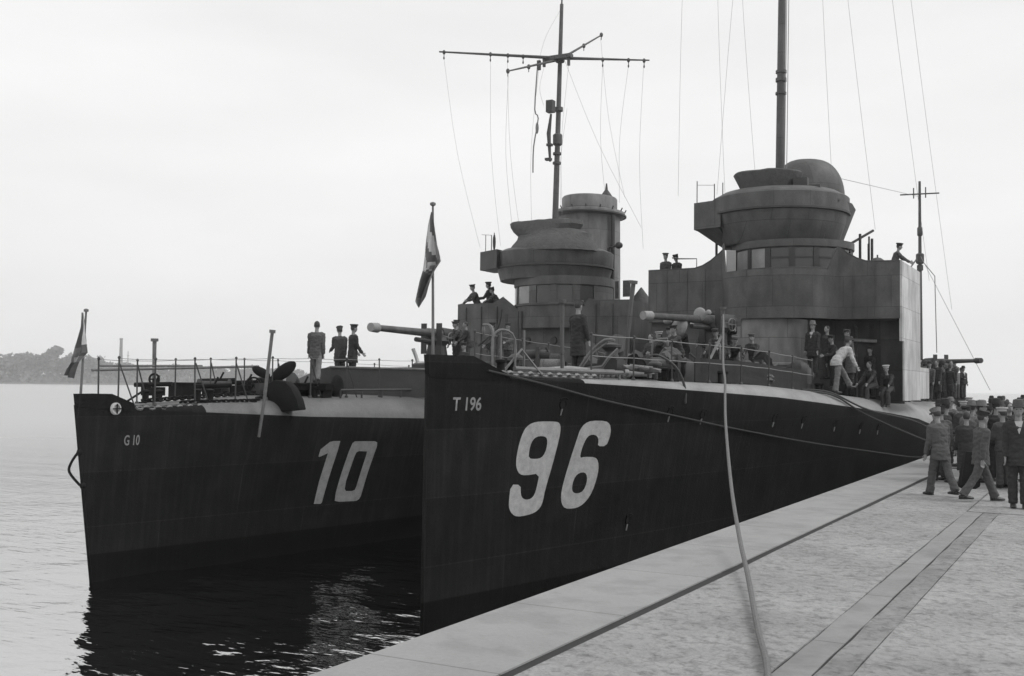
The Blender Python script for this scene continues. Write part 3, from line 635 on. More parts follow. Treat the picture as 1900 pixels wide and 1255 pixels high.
b = MB(); b.tube([(-12.15, 76, 17.5), (-9.7, 76, 17.45)], .05, 6); b.tube([(-11.3, 76, 17.2), (-11.3, 76, 17.9)], .04, 5); b.tube([(-10.55, 76, 17.2), (-10.55, 76, 17.9)], .04, 5); b.build('yard', GREYD, am)
b = MB(); b.tube([(-10.9, 76, 13.4), (-5.3, 60, 4.6)], .015, 4); b.tube([(-10.9, 76, 13.2), (-10.0, 76, 12.0), (-9.9, 76, 7)], .03, 4); b.tube([(-11.1, 76, 13.2), (-11.6, 76, 12.5), (-11.5, 76, 8)], .05, 4)
b.tube([(-10.95, 76, 17.3), (-10.46, 46, 13.5)], .012, 4); b.build('rigging', WIRE, am)

# flagstaffs
b = MB(); b.tube([(-10.985, 17.12, 4.9), (-11.055, 17.14, 7.92)], [.03, .02], 8); b.lathe((-11.055, 17.14), [(.02, 7.9), (.055, 7.92), (.055, 7.96), (.01, 7.98)], 10); b.build('flagstaff', SPAR, shipT)
b = MB(); b.tube([(-20.45, 17.17, 4.2), (-20.38, 17.2, 6.15)], [.03, .022], 8); b.lathe((-20.38, 17.2), [(.02, 6.12), (.055, 6.13), (.055, 6.18), (.01, 6.2)], 10); b.build('flagstaff', SPAR, shipG)
def flag(name, Lp, Rp, label, bands, seed):
    n = 36; m_ = 16
    def samp(P_, t):
        k = t*(len(P_)-1); i = min(int(k), len(P_)-2); f = k-i; return P_[i][0]+(P_[i+1][0]-P_[i][0])*f, P_[i][1]+(P_[i+1][1]-P_[i][1])*f
    b = MB(); vs = []; fs = []
    y0 = 17.06
    def grid(off):
        out = []
        for i in range(n+1):
            t = i/n; a = samp(Lp, t); c = samp(Rp, t)
            for j in range(m_+1):
                u = j/m_; fold = (.085*sin(u*9+t*3+seed)+.04*sin(u*19+t*5))*(.25+t)*min(1, 3*hypot(c[0]-a[0], c[1]-a[1]))
                out.append(V((a[0]+(c[0]-a[0])*u, y0+fold+off, a[1]+(c[1]-a[1])*u)))
        return out
    A = grid(0); B_ = grid(.012); vs = A+B_; N = len(A)
    def q(i, j): return i*(m_+1)+j
    for i in range(n):
        for j in range(m_):
            mi = bands((j+.5)/m_, (i+.5)/n)
            b.mi += [mi, mi]; b.f += [(q(i, j), q(i, j+1), q(i+1, j+1), q(i+1, j)), (N+q(i, j), N+q(i+1, j), N+q(i+1, j+1), N+q(i, j+1))]
    for i in range(n):
        for j in (0, m_): b.f.append((q(i, j), q(i+1, j), N+q(i+1, j), N+q(i, j))); b.mi.append(bands(.5, (i+.5)/n))
    for j in range(m_):
        for i in (0, n): b.f.append((q(i, j), q(i, j+1), N+q(i, j+1), N+q(i, j))); b.mi.append(bands((j+.5)/m_, .5))
    b.v = vs; z0 = min(v.z for v in vs)
    return tag(b.build(name, [FLD, FLW, FLR], loc=(Lp[0][0], y0, z0)), label, 'flag', 'jack flags at the bows')
def bandT(u, t):
    k = t*1.0+.28*(1-u)
    if hypot((u-.55)*.45, t-.52) < .055: return 1 if hypot((u-.55)*.45, t-.52) > .03 else 2
    if abs((u-.5)-1.3*(t-.5)) < .13 and .33 < t < .66: return 0
    if k < .34: return 0
    if k < .52: return 1 if u < .75 else 2
    if k < .63: return 0 if u > .35 else 2
    if k < .76: return 1 if u < .45 else 2
    return 0 if k < 1.0 else 2
flag('flag', [(-11.04, 7.78), (-11.11, 7.54), (-11.19, 7.15), (-11.26, 6.69), (-11.3, 6.49), (-11.36, 6.11), (-11.29, 6.01)],
     [(-11.01, 7.77), (-10.97, 7.5), (-10.9, 7.17), (-10.79, 6.86), (-10.93, 6.66), (-11.1, 6.29), (-11.28, 6.0)], 'larger striped flag drooping from the bow staff of the ship numbered 96', bandT, 0)
def bandG(u, t):
    if t < .42: return 0 if u < .62-.3*t else 1
    if t < .55: return 2 if u < .4 else 0
    if t < .66: return 1 if .2 < u < .8 else 2
    return 0
flag('flag', [(-20.37, 6.1), (-20.38, 5.77), (-20.47, 5.42), (-20.55, 5.13), (-20.6, 4.97), (-20.7, 4.83), (-20.78, 4.68)],
     [(-20.31, 6.1), (-20.24, 5.81), (-20.21, 5.57), (-20.15, 5.2), (-20.42, 4.98), (-20.5, 4.85), (-20.60, 4.61)], 'smaller furled flag drooping from the bow staff of the left ship numbered 10', bandG, 2)

# ------------------------------------------------------------------ superstructure of the nearer ship
def arc(cx, cy, r, a0, a1, n): return [(cx+r*cos(a0+(a1-a0)*i/n), cy+r*sin(a0+(a1-a0)*i/n)) for i in range(n+1)]
# bridge deck screen: swept-up bulwark from wing to wing
xs_ = [-15.05, -14.2, -13.6, -13.2, -12.9, -12.6, -12.3, -12.1, -12.02, -11.96, -11.8, -11.5, -11.1, -10.6, -10.2, -9.8, -9.3, -8.9, -8.6, -8.42, -8.38, -8.1, -7.8, -7.5, -7.2, -6.7, -6.12]
def swe(x):
    q = abs(x+10.15)
    if q > 3.1: return 8.88
    if q > 1.8: return 8.88+.80*((3.1-q)/1.3)**1.7
    return 8.62
pth = [(x, 38.2-.25*(1-((x+10.6)/4.5)**2)-1.25*max(0, 1-((x+10.2)/1.9)**2)**.5) for x in xs_]
b = MB(); b.wall(pth, .05, [6.95]*len(xs_), [swe(x) for x in xs_]); scr = b.build('bridge_screen', GREY, shipT)
b = MB(); b.tube([(x, y, swe(x)) for (x, y) in pth[:9]], .035, 6); b.build('rim', GREYD, scr); b = MB(); b.tube([(x, y, swe(x)) for (x, y) in pth[20:]], .035, 6); b.build('rim', GREYD, scr)
b = MB(); b.prism([(-15.02, 38.3), (-6.14, 38.3), (-6.14, 41.5), (-15.02, 41.5)], 7.0, 7.1); b.build('bridge_deck', GREY, shipT, smooth=False)
b = MB(); b.wall([(-15.05, 38.25), (-15.05, 41.5), (-12.6, 41.5)], .05, 6.95, 8.6); b.build('wing_screen', GREY, shipT, smooth=False)
# pale side screen on the quay side, with a lower and longer section
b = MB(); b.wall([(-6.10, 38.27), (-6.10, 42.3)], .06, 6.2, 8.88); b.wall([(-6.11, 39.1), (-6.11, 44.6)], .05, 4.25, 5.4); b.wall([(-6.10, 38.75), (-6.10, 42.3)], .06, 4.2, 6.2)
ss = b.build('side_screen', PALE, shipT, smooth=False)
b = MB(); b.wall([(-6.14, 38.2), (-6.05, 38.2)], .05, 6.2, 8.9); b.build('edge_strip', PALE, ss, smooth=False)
# deckhouse below the bridge deck
b = MB(); b.wall([(-15.0, 38.45), (-11.5, 38.25)], .06, 4.1, 6.98); b.wall([(-9.3, 39.0), (-8.6, 39.5), (-7.4, 39.75), (-6.2, 39.6)], .05, 4.1, 6.98); b.wall([(-15, 38.45), (-15, 48)], .05, 4.1, 6.98)
b.prism([(-15, 41.5), (-8.3, 41.5), (-8.3, 48), (-15, 48)], 4.1, 6.97)
dh = b.build('deckhouse', GREY, shipT, smooth=False)
b = MB(); b.prism([(-14.6, 48.1), (-8.3, 48.1), (-8.3, 54), (-14.4, 54)], 4.0, 5.25); b.build('after_casing', GREY, shipT, smooth=False)
b = MB(); b.box((-7.1, 39.7, 5.2), (.8, .05, 1.8)); b.build('door', GREYD, dh, smooth=False)
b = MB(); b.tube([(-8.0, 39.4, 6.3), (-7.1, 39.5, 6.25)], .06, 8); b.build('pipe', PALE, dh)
b = MB(); b.tube([(-7.8, 39.6, 4.3), (-7.8, 39.6, 6.5), (-7.8, 39.3, 6.8)], .04, 6, smooth=3); b.build('pipe', STEEL, dh)
# curved conning drum beside the gun, lighter grey than the bridge
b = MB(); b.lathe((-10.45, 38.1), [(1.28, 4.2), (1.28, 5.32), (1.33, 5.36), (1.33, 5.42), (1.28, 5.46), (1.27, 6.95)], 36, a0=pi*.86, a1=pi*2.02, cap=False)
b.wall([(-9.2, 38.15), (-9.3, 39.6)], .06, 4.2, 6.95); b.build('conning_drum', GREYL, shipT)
# stiffeners, scuttles and rungs on the screen
for x, y, h in [(xx, 38.19-.25*(1-((xx+10.6)/4.5)**2), 8.84) for xx in (-14.3, -13.5, -12.8, -7.6, -6.9)]:
    b = MB(); b.box((x, y, (6.98+h)/2), (.035, .07, h-6.98)); b.build('stiffener', GREY, scr, smooth=False)
for x, z in ((-14.0, 6.2), (-13.0, 6.2), (-12.2, 6.2), (-14.0, 5.2)):
    b = MB(); y = 38.45-.2*(x+15)/3.5-.03; b.tube([(x, y, z), (x, y-.05, z)], [.15, .13], 16); b.build('scuttle', GREYD, dh)
for i in range(6):
    b = MB(); z = 4.6+.35*i; b.tube([(-11.75, 38.2, z), (-11.75, 38.1, z), (-11.4, 38.08, z), (-11.4, 38.2, z)], .016, 5); b.build('ladder_rung', GREYD, dh)
# chart house with windows
cx, cy, R_ = -10.2, 40.15, 2.12
b = MB(); b.lathe((cx, cy), [(R_, 7.1), (R_, 8.72), (R_+.04, 8.74), (R_+.04, 8.80), (R_, 8.82)], 40, cap=False)
b.lathe((cx, cy), [(R_, 9.5), (R_+.06, 9.55), (R_+.06, 9.8)], 40, cap=False)
chh = b.build('chart_house', GREY, shipT)
b = MB()
WA = [(-2.78, -2.60), (-2.52, -2.14), (-2.06, -1.78), (-1.68, -1.38), (-1.28, -.98), (-.88, -.55), (-.45, -.1)]
for a0, a1 in [(-2.95, -2.78), (-2.60, -2.52), (-2.14, -2.06), (-1.78, -1.68), (-1.38, -1.28), (-.98, -.88), (-.55, -.45), (-.1, 3.33)]:
    b.lathe((cx, cy), [(R_-.03, 8.8), (R_+.01, 8.8), (R_+.01, 9.52), (R_-.03, 9.52)], max(3, int((a1-a0)*12)), a0=a0, a1=a1, cap=False)
b.build('window_post', GREYD, chh)
for i, (a0, a1) in enumerate(WA):
    b = MB(); b.lathe((cx, cy), [(R_-.02, 8.8), (R_-.02, 9.52)], 6, a0=a0, a1=a1, cap=False)
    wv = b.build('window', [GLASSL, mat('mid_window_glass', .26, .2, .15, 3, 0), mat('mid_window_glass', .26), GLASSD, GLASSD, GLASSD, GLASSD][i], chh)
    if i > 2:
        b = MB(); b.lathe((cx, cy), [(R_+.02, 9.13), (R_+.02, 9.19)], 6, a0=a0, a1=a1, cap=False); b.build('glazing_bar', GREYD, chh)
b = MB(); b.box((-11.95, 38.35, 9.1), (.36, .04, .85), rz=.75); b.build('bright_pane_slab', mat('pane_reflection', .5, .4, .1, 3, 0), chh, smooth=False)  # bright reflection in the window pane put in as a pale slab
# upper bridge: two-tier splinter drum with a wing box
UC = (-10.72, 40.3)
b = MB(); b.lathe(UC, [(2.05, 9.78), (2.16, 10.0), (2.28, 10.35), (2.36, 10.6), (2.42, 10.9), (2.5, 10.95), (2.5, 11.5), (2.44, 11.55)], 44, cap=False, sx=1.0)
b.lathe(UC, [(2.05, 9.8), (.02, 9.8)], 44, cap=False); b.lathe(UC, [(2.46, 11.53), (2.1, 11.74), (.02, 11.78)], 44, cap=False)
ub = b.build('upper_bridge', GREY, shipT)
b = MB(); b.lathe(UC, [(2.46, 10.88), (2.53, 10.9), (2.53, 10.97), (2.46, 10.99)], 44, cap=False); b.build('rim', GREYD, ub)
b = MB(); b.prism([(-13.55, 38.9), (-12.4, 38.5), (-12.3, 40.6), (-13.55, 40.4)], 10.42, 11.42); b.add([(-13.5, 39, 10.42), (-12.5, 38.6, 10.42), (-12.4, 40.4, 10.42), (-13.5, 40.3, 10.42), (-12.6, 39.4, 9.75), (-12.3, 39.4, 9.75)], [(0, 1, 5, 4), (1, 2, 5), (2, 3, 4, 5), (3, 0, 4)]); b.build('wing_box', GREY, ub, smooth=False)
b = MB(); b.add([(-8.35, 39.4, 11.3), (-8.15, 40.6, 11.3), (-8.9, 39.2, 9.85), (-8.7, 40.4, 9.75), (-8.2, 41.5, 11.2), (-8.7, 41.3, 9.8)], [(0, 1, 3, 2), (1, 4, 5, 3)]); b.build('wind_deflector', GREY, ub)
for x, y in ((-13.45, 38.95), (-12.7, 38.7), (-12.35, 38.6)):
    b = MB(); b.tube([(x, y, 11.4), (x, y, 12.25 if x < -13 else 12.05)], .018, 5); b.build('rail_post', GREYD, ub)
b = MB(); z_ = 12.0
b.tube([(-13.45, 38.95, 12.1), (-12.7, 38.7, 12.0)], .009, 4); b.build('rail_wire', WIRE, ub)
# canvas shrouded searchlight platform, wider at the top
b = MB()
rs = []
for z, sx, sy in ((11.6, .86, .7), (11.8, .9, .75), (12.05, 1.04, .85), (12.27, 1.17, .95), (12.43, 1.22, 1.0), (12.48, 1.18, .96)):
    rs.append([V((-10.95+sx*(1+.05*noise.noise(V((j*.7, z*2, 0))))*cos(2*pi*j/28)*1.02, 39.5+sy*sin(2*pi*j/28), z-.05+.04*noise.noise(V((j*.5, 1, z))))) for j in range(28)])
b.rings(rs); sc_ = b.build('canvas_cover', CANV, ub)
b = MB(); b.box((-9.65, 39.2, 11.95), (.5, .3, .3)); b.box((-9.9, 39.1, 11.75), (1.9, .12, .12)); b.build('searchlight_bracket', GREYD, ub)
# supports under the flared bridge
for x, y in ((-13.1, 40.2), (-8.05, 41.5), (-7.9, 43.0), (-8.3, 44.5)):
    b = MB(); b.tube([(x, y, 7.1), (x, y, 10.3)], .05, 6); b.build('support_post', GREYD, shipT)
b = MB(); b.tube([(-8.9, 41.2, 9.6), (-7.7, 42.2, 10.5)], .05, 5); b.tube([(-7.75, 41.6, 7.1), (-7.75, 41.6, 10.2)], .035, 5); b.box((-8.2, 43.2, 8.9), (.25, .2, .9)); b.build('bridge_bracket', GREYD, shipT)
# funnel with rounded hood and a pale tube painting in its lit quay side
b = MB(); fx, fy = -10.55, 44.2
b.lathe((fx, fy), [(1.42, 5.2), (1.40, 9), (1.36, 11.6), (1.36, 11.95)], 36, cap=False, sx=.95, sy=1.25)
b.lathe((fx, fy), [(1.36, 11.75), (1.6, 11.68), (1.62, 11.76), (1.44, 12.1)], 36, cap=False, sx=.98, sy=1.2)
fn = b.build('funnel', GREY, shipT)
b = MB(); rs = []
for i in range(13):
    a = pi/2*i/12; rs.append([V((fx-.05+.05*sin(a)+1.42*cos(a)**.62*cos(2*pi*j/36), fy+1.5*cos(a)**.7*sin(2*pi*j/36), 12.05+1.72*sin(a)*(1-.10*cos(2*pi*j/36)*cos(a)))) for j in range(36)])
b.rings(rs); b.build('funnel_hood', GREY, fn)
b = MB(); b.tube([(fx+1.16, fy-.8, 5.2), (fx+1.16, fy-.8, 11.75)], .11, 10); b.build('funnel_side_tube', PALE, fn)  # pale tube painting in the funnel's lit quay side
b = MB(); b.tube([(fx+1.62, fy-.2, 5.2), (fx+1.62, fy-.2, 10.2)], .035, 6); b.ell((fx+1.95, fy, 8.3), (.16, .16, .2)); b.tube([(fx+1.6, fy, 8.2), (fx+1.95, fy, 8.3)], .04, 5); b.ell((fx+2.0, fy, 8.6), (.1, .1, .1)); b.build('steam_whistle', GREYD, fn)
# second, lower funnel aft and boat deck details
b = MB(); b.lathe((-10.2, 56.5), [(1.3, 2.9), (1.25, 8.5), (1.4, 8.55), (1.4, 8.65), (1.2, 8.7), (1.1, 8.2)], 30, cap=False, sy=1.3); b.build('aft_funnel', GREY, shipT)
b = MB(); b.ell((-7.38, 41.2, 8.75), (.42, .55, .62), 16, 10); b.box((-7.38, 41.2, 8.1), (.5, .5, 1.9)); b.tube([(-7.38, 41.2, 9.3), (-7.38, 41.2, 9.46)], .03, 5); b.build('covered_instrument', CANV, shipT)
b = MB(); b.tube([(-14.2, 38.8, 8.8), (-14.2, 38.8, 9.35), (-13.4, 38.8, 9.33), (-13.4, 38.8, 8.8)], .02, 5); b.tube([(-14.35, 38.8, 9.38), (-13.4, 38.8, 9.33)], .014, 4); b.build('wing_rail', GREYD, shipT)

# guns: > barrel, breech, pedestal, shield, sight_wheel
def gun(root, c, zt, ang, L1, r, elev, tampion, deck_z, covered=False):
    c = V((c[0], c[1], zt)); d = V((cos(ang)*cos(elev), sin(ang)*cos(elev), sin(elev))); s_ = V((-sin(ang), cos(ang), 0))
    b = MB(); b.lathe((c.x, c.y), [(.75, deck_z), (.75, deck_z+.12), (.42, deck_z+.2), (.32, zt-.4), (.45, zt-.25), (.4, zt-.1)], 20); g = b.build('gun', GREYD, root)
    b = MB(); b.tube([c-d*.2, c+d*.6, c+d*.65, c+d*L1*.75, c+d*(L1-.3), c+d*(L1-.25), c+d*L1], [r*1.6, r*1.5, r*1.15, r*.95, r*.9, r*1.15, r*1.15], 14); b.build('barrel', GREY if not covered else CANV, g)
    b = MB(); b.tube([c+d*(L1-.32), c+d*(L1+.04)], [r*1.4, r*1.25], 14); b.build('muzzle_cover', tampion, g)
    b = MB(); b.tube([c-d*.9, c-d*.15], [(r*1.7, r*2), (r*1.9, r*2.2)], 10); b.box(c-d*.95, (.35, .3, .3), rz=ang); b.build('breech', GREYD, g)
    b = MB(); b.tube([c-d*.2-V((0, 0, r*2.4)), c+d*1.3-V((0, 0, r*2.2))], r*.7, 8); b.build('recoil_cylinder', GREYD, g)
    for sg in (1, -1):
        q = c+s_*.45*sg-d*.2-V((0, 0, .15)); b = MB(); pts = [q+(d*cos(a)+V((0, 0, 1))*sin(a))*.2 for a in [2*pi*i/14 for i in range(15)]]; b.tube(pts, .02, 5)
        b.tube([q-d*.2, q+d*.2], .014, 4); b.tube([q-V((0, 0, .2)), q+V((0, 0, .2))], .014, 4); b.tube([c, q], .03, 5); b.build('handwheel', STEEL, g)
    b = MB(); b.wall([tuple((c+d*.35+s_*x)[:2]) for x in (-.42, -.2)], .03, zt-.7, zt+.35); b.wall([tuple((c+d*.35+s_*x)[:2]) for x in (.2, .42)], .03, zt-.7, zt+.35); b.build('gun_shield', GREYD, g, smooth=False)
    return g
gT = gun(shipT, (-11.0, 33.8), 6.72, radians(-108), 3.6, .105, radians(-.5), CANVL, 4.4, True)
b = MB(); q = V((-11.25, 32.9, 6.86)); b.ell(q, (.21, .09, .22)); b.ell(q+V((.3, -.05, .05)), (.09, .08, .09)); b.build('sighting_disc', CANVL, gT)
b = MB(); b.ell((-11.72, 32.3, 6.42), (.24, .22, .36), 14, 10, M=Matrix.Rotation(.55, 3, 'Y')); b.ell((-12.05, 32.2, 6.62), (.15, .12, .1), 10, 8); b.build('breech_cover', CANVL, gT)
gG = gun(shipG, (-20.45, 32.1), 6.31, radians(-90.6), 3.8, .115, radians(.6), CANVL, 5.1)
b = MB(); b.lathe((-20.45, 32.6), [(1.9, 4.1), (1.9, 5.05), (1.97, 5.07), (1.97, 5.13), (.1, 5.13)], 30, cap=False); b.build('gun_platform', GREYD, shipG)
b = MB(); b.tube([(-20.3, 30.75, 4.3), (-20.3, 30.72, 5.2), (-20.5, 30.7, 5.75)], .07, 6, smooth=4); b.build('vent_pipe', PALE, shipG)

# ------------------------------------------------------------------ superstructure of the farther ship
xs_ = [-24.55, -24, -23.4, -23.0, -22.7, -22.4, -22.2, -21.5, -20.5, -19.5, -18.6, -18.3, -18.0, -17.4, -16.6]
def sg(x):
    q = abs(x+20.4)
    if q > 2.3: return 7.98
    if q > 1.8: return 7.98+.25*(2.3-q)/.5
    return 7.72
pth = [(x, 40.2-.3*(1-((x+20.5)/4.1)**2)) for x in xs_]
b = MB(); b.wall(pth, .05, [4.1]*len(xs_), [sg(x) for x in xs_]); b.wall([(-24.55, 40.2), (-24.5, 48)], .05, 4.1, 7.98); b.wall([(-16.6, 40.2), (-16.6, 52)], .05, 4.1, 7.98)
b.prism([(-24.5, 40.25), (-16.65, 40.25), (-16.65, 52), (-24.5, 48)], 6.9, 7.0); sG_ = b.build('bridge_screen', GREY, shipG)
b = MB(); b.tube([(x, y, sg(x)) for x, y in pth[:7]], .03, 5); b.build('rim', GREYD, sG_); b = MB(); b.tube([(x, y, sg(x)) for x, y in pth[10:]], .03, 5); b.build('rim', GREYD, sG_)
cx, cy, R_ = -20.1, 41.4, 2.05
b = MB(); b.lathe((cx, cy), [(R_, 6.9), (R_, 7.8), (R_+.05, 7.82), (R_+.05, 7.9), (R_, 7.92)], 36, cap=False); b.lathe((cx, cy), [(R_, 8.62), (R_+.05, 8.66), (R_+.05, 9.0)], 36, cap=False); chg = b.build('chart_house', GREY, shipG)
WG = [(-2.95, -2.80), (-2.72, -2.42), (-2.30, -1.88), (-1.70, -1.4), (-1.25, -.95), (-.8, -.5)]
b = MB()
for a0, a1 in [(-3.1, -2.95), (-2.80, -2.72), (-2.42, -2.30), (-1.88, -1.70), (-1.4, -1.25), (-.95, -.8), (-.5, 3.18)]: b.lathe((cx, cy), [(R_-.03, 7.9), (R_+.01, 7.9), (R_+.01, 8.64), (R_-.03, 8.64)], max(3, int((a1-a0)*12)), a0=a0, a1=a1, cap=False)
b.build('window_post', GREY, chg)
for i, (a0, a1) in enumerate(WG):
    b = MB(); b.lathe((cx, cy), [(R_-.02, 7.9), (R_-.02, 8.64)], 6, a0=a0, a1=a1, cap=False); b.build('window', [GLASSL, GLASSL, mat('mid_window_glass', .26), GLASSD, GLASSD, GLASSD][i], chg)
UG = (-20.65, 41.6)
b = MB(); b.lathe(UG, [(2.3, 8.95), (2.42, 9.4), (2.46, 9.45), (2.5, 10.1), (2.44, 10.14)], 40, cap=False); b.lathe(UG, [(2.3, 8.96), (.02, 8.96)], 40, cap=False); b.lathe(UG, [(2.46, 10.12), (2.2, 10.25), (.02, 10.3)], 40, cap=False); ug = b.build('upper_bridge', GREY, shipG)
b = MB(); b.lathe(UG, [(2.44, 9.42), (2.51, 9.44), (2.51, 9.5), (2.45, 9.52)], 40, cap=False); b.build('rim', GREYD, ug)
b = MB(); b.prism([(-23.5, 40.2), (-22.3, 39.5), (-22.3, 41.6), (-23.5, 41.4)], 9.42, 10.2); b.build('wing_box', GREYD, ug, smooth=False)
for x, y, h in ((-23.35, 40.4, 10.95), (-22.95, 40.2, 10.9), (-22.65, 39.9, 10.95)):
    b = MB(); b.tube([(x, y, 10.1), (x, y, h)], .016 if h > 10.92 and x < -23 else .02, 5)
    if x > -22.8: b.ell((x, y, 10.55), (.07, .07, .35), 8, 6)
    b.build('rail_post', GREYD, ug)
b = MB(); b.tube([(-23.55, 40.4, 10.98), (-22.95, 40.2, 10.9)], .01, 4); b.build('rail_wire', WIRE, ug)
b = MB(); rs = []
for z, x0, x1, sy in ((10.05, -22.3, -18.3, 1.6), (10.35, -22.1, -18.4, 1.5), (10.6, -21.9, -18.6, 1.2), (10.8, -21.85, -18.6, 1.0), (11.0, -22.1, -19.1, .9), (11.2, -22.25, -18.95, .9), (11.38, -22.28, -19.0, .8), (11.42, -22.1, -19.3, .6)):
    rs.append([V(((x0+x1)/2+(x1-x0)/2*cos(2*pi*j/32)*(1+.04*noise.noise(V((j*.8, z*3, 1)))), 40.7+sy*sin(2*pi*j/32), z+.05*noise.noise(V((j*.6, z, 4))))) for j in range(32)])
b.rings(rs); b.build('canvas_cover', CANV, ug)
fx, fy = -20.88, 45.6
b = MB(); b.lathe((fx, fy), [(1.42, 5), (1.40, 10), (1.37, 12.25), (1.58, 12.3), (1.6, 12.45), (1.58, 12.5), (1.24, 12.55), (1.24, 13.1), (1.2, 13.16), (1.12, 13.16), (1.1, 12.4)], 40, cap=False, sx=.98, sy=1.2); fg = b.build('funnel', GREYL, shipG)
b = MB(); b.lathe((fx, fy), [(1.6, 12.28), (1.66, 12.3), (1.66, 12.36), (1.6, 12.38)], 40, cap=False, sx=.98, sy=1.2)
for j in range(16):
    a = 2*pi*j/16; b.tube([(fx+1.5*cos(a), fy+1.8*sin(a), 12.4), (fx+1.62*cos(a), fy+1.92*sin(a), 12.62)], .03, 4)
b.build('rim', GREYD, fg)
b = MB(); b.lathe((fx+.7, fy+.3), [(.3, 12.9), (.28, 13.25), (.18, 13.4), (.07, 13.55), (.03, 13.85)], 12); b.build('exhaust_cowl', GREYD, fg)
b = MB(); b.tube([(fx+1.35, fy-.9, 6.9), (fx+1.35, fy-.9, 10.7), (fx+1.8, fy-.9, 10.8)], .07, 6); b.ell((fx+1.85, fy-.9, 10.8), (.18, .15, .15)); b.tube([(fx+1.6, fy-.9, 10.6), (fx+1.55, fy-.9, 9.8), (fx+1.3, fy-.9, 9.2)], .05, 5); b.build('steam_whistle', GREYD, fg)
b = MB(); b.tube([(fx+1.42, fy-.6, 5), (fx+1.42, fy-.6, 12.2)], .1, 8); b.build('funnel_side_tube', GREYD, fg)
b = MB()
for i, x in enumerate((-18.7, -18.35, -18.0)): b.add([(x, 43.0, 8.3), (x+.22, 43.0, 8.3), (x+.25, 43.0, 9.2), (x+.05, 43.0, 9.25)], [(0, 1, 2, 3)])
b = MB(); b.box((-18.55, 43.4, 8.7), (.16, .05, .75)); b.box((-18.1, 43.4, 8.75), (.34, .05, .7)); b.build('signal_locker', LIGHTCL, shipG, smooth=False)
b = MB(); b.lathe((-18.6, 46.3), [(.45, 6.9), (.45, 8.2), (.5, 8.3), (.3, 8.7), (.03, 9.05)], 10); b.build('ventilator', CANV, shipG)
b = MB(); b.prism([(-24, 52), (-17, 52), (-17.2, 60), (-23.6, 60)], 2.8, 5.0); b.build('aft_deckhouse', GREY, shipG, smooth=False)
b = MB(); b.lathe((-20.4, 57), [(1.2, 5.0), (1.15, 8.0), (1.3, 8.05), (1.1, 8.2)], 26, cap=False, sy=1.3); b.build('aft_funnel', GREY, shipG)
for x in (-24.1, -23.3, -22.5, -18.0, -17.3):
    b = MB(); y = 40.2-.3*(1-((x+20.5)/4.1)**2)-.05; b.box((x, y, 6.0), (.035, .06, 3.7)); b.build('stiffener', GREY, sG_, smooth=False)
for x, z in ((-23.7, 6.3), (-22.9, 6.3), (-21.0, 6.4), (-19.8, 6.4), (-18.6, 6.3), (-17.6, 6.3)):
    b = MB(); y = 40.2-.3*(1-((x+20.5)/4.1)**2)-.02; b.tube([(x, y, z), (x, y-.06, z)], [.16, .14], 16); b.build('scuttle', GREYD, sG_)
b = MB(); b.wall([(-21.9, 39.6), (-21.8, 39.6)], .04, 4.2, 7.5); b.tube([(-22.15, 39.7, 7.7), (-22.3, 39.6, 6.9), (-23.2, 39.6, 6.2)], .05, 6, smooth=4); b.tube([(-21.3, 39.6, 7.6), (-21.3, 39.6, 5)], .035, 5); b.tube([(-21.15, 39.6, 7.6), (-21.15, 39.6, 5)], .03, 5); b.build('drain_pipe', GREYD, shipG)
# breakwater on the foredeck
b = MB(); zt = 4.2
b.wall([(-23.4, 28.4), (-20.9, 26.3), (-20.4, 26.2), (-16.8, 28.6)], .06, [4.2, 4.2, 4.2, 4.15], [4.7, 5.0, 5.05, 5.0]); bk = b.build('breakwater', GREYD, shipG, smooth=False)
b = MB(); b.tube([(-20.4, 26.15, 5.05), (-16.8, 28.55, 5.0)], .035, 5); b.tube([(-20.4, 26.15, 5.05), (-23.4, 28.4, 4.7)], .035, 5)
for t in (.15, .4, .65, .9):
    x, y = -20.4+3.6*t, 26.2+2.4*t; b.add([(x, y+.05, 4.2), (x+.3, y+.5, 4.2), (x, y+.05, 4.95)], [(0, 1, 2)])
b.build('rim', STEEL, bk)
b = MB(); b.prism([(-22.6, 27.5), (-20.9, 27.2), (-20.2, 27.8), (-20.2, 28.9), (-22.2, 28.9)], 4.1, 4.58); b.build('skylight', GREY, shipG, smooth=False)
b = MB(); b.prism([(-20.95, 24.9), (-20.0, 24.9), (-19.9, 26.0), (-20.95, 26.0)], 4.1, 4.56); b.build('hatch', BLACK, shipG, smooth=False)
b = MB(); b.add([(-19.6, 29.3, 5.2), (-17.2, 30.4, 5.3), (-17.2, 32, 5.35), (-20.6, 31, 5.3), (-19.6, 29.3, 4.2), (-17.2, 30.4, 4.2), (-17.2, 32, 4.2), (-20.6, 31, 4.2)], [(0, 1, 2, 3), (0, 1, 5, 4), (1, 2, 6, 5), (2, 3, 7, 6), (3, 0, 4, 7)]); b.build('hatch_coaming', GREYD, shipG, smooth=False)
# low rack along the turtleback
b = MB(); e = [edge('G', s, 1, -.12) for s in (7.6, 8.4, 9.2, 10, 10.8, 11.4)]
b.tube([q+V((0, 0, .22)) for q in e], .035, 6)
for q in e: b.tube([q-V((0, 0, .12)), q+V((0, 0, .22))], .03, 5)
b.build('deck_rack', GREYD, shipG)

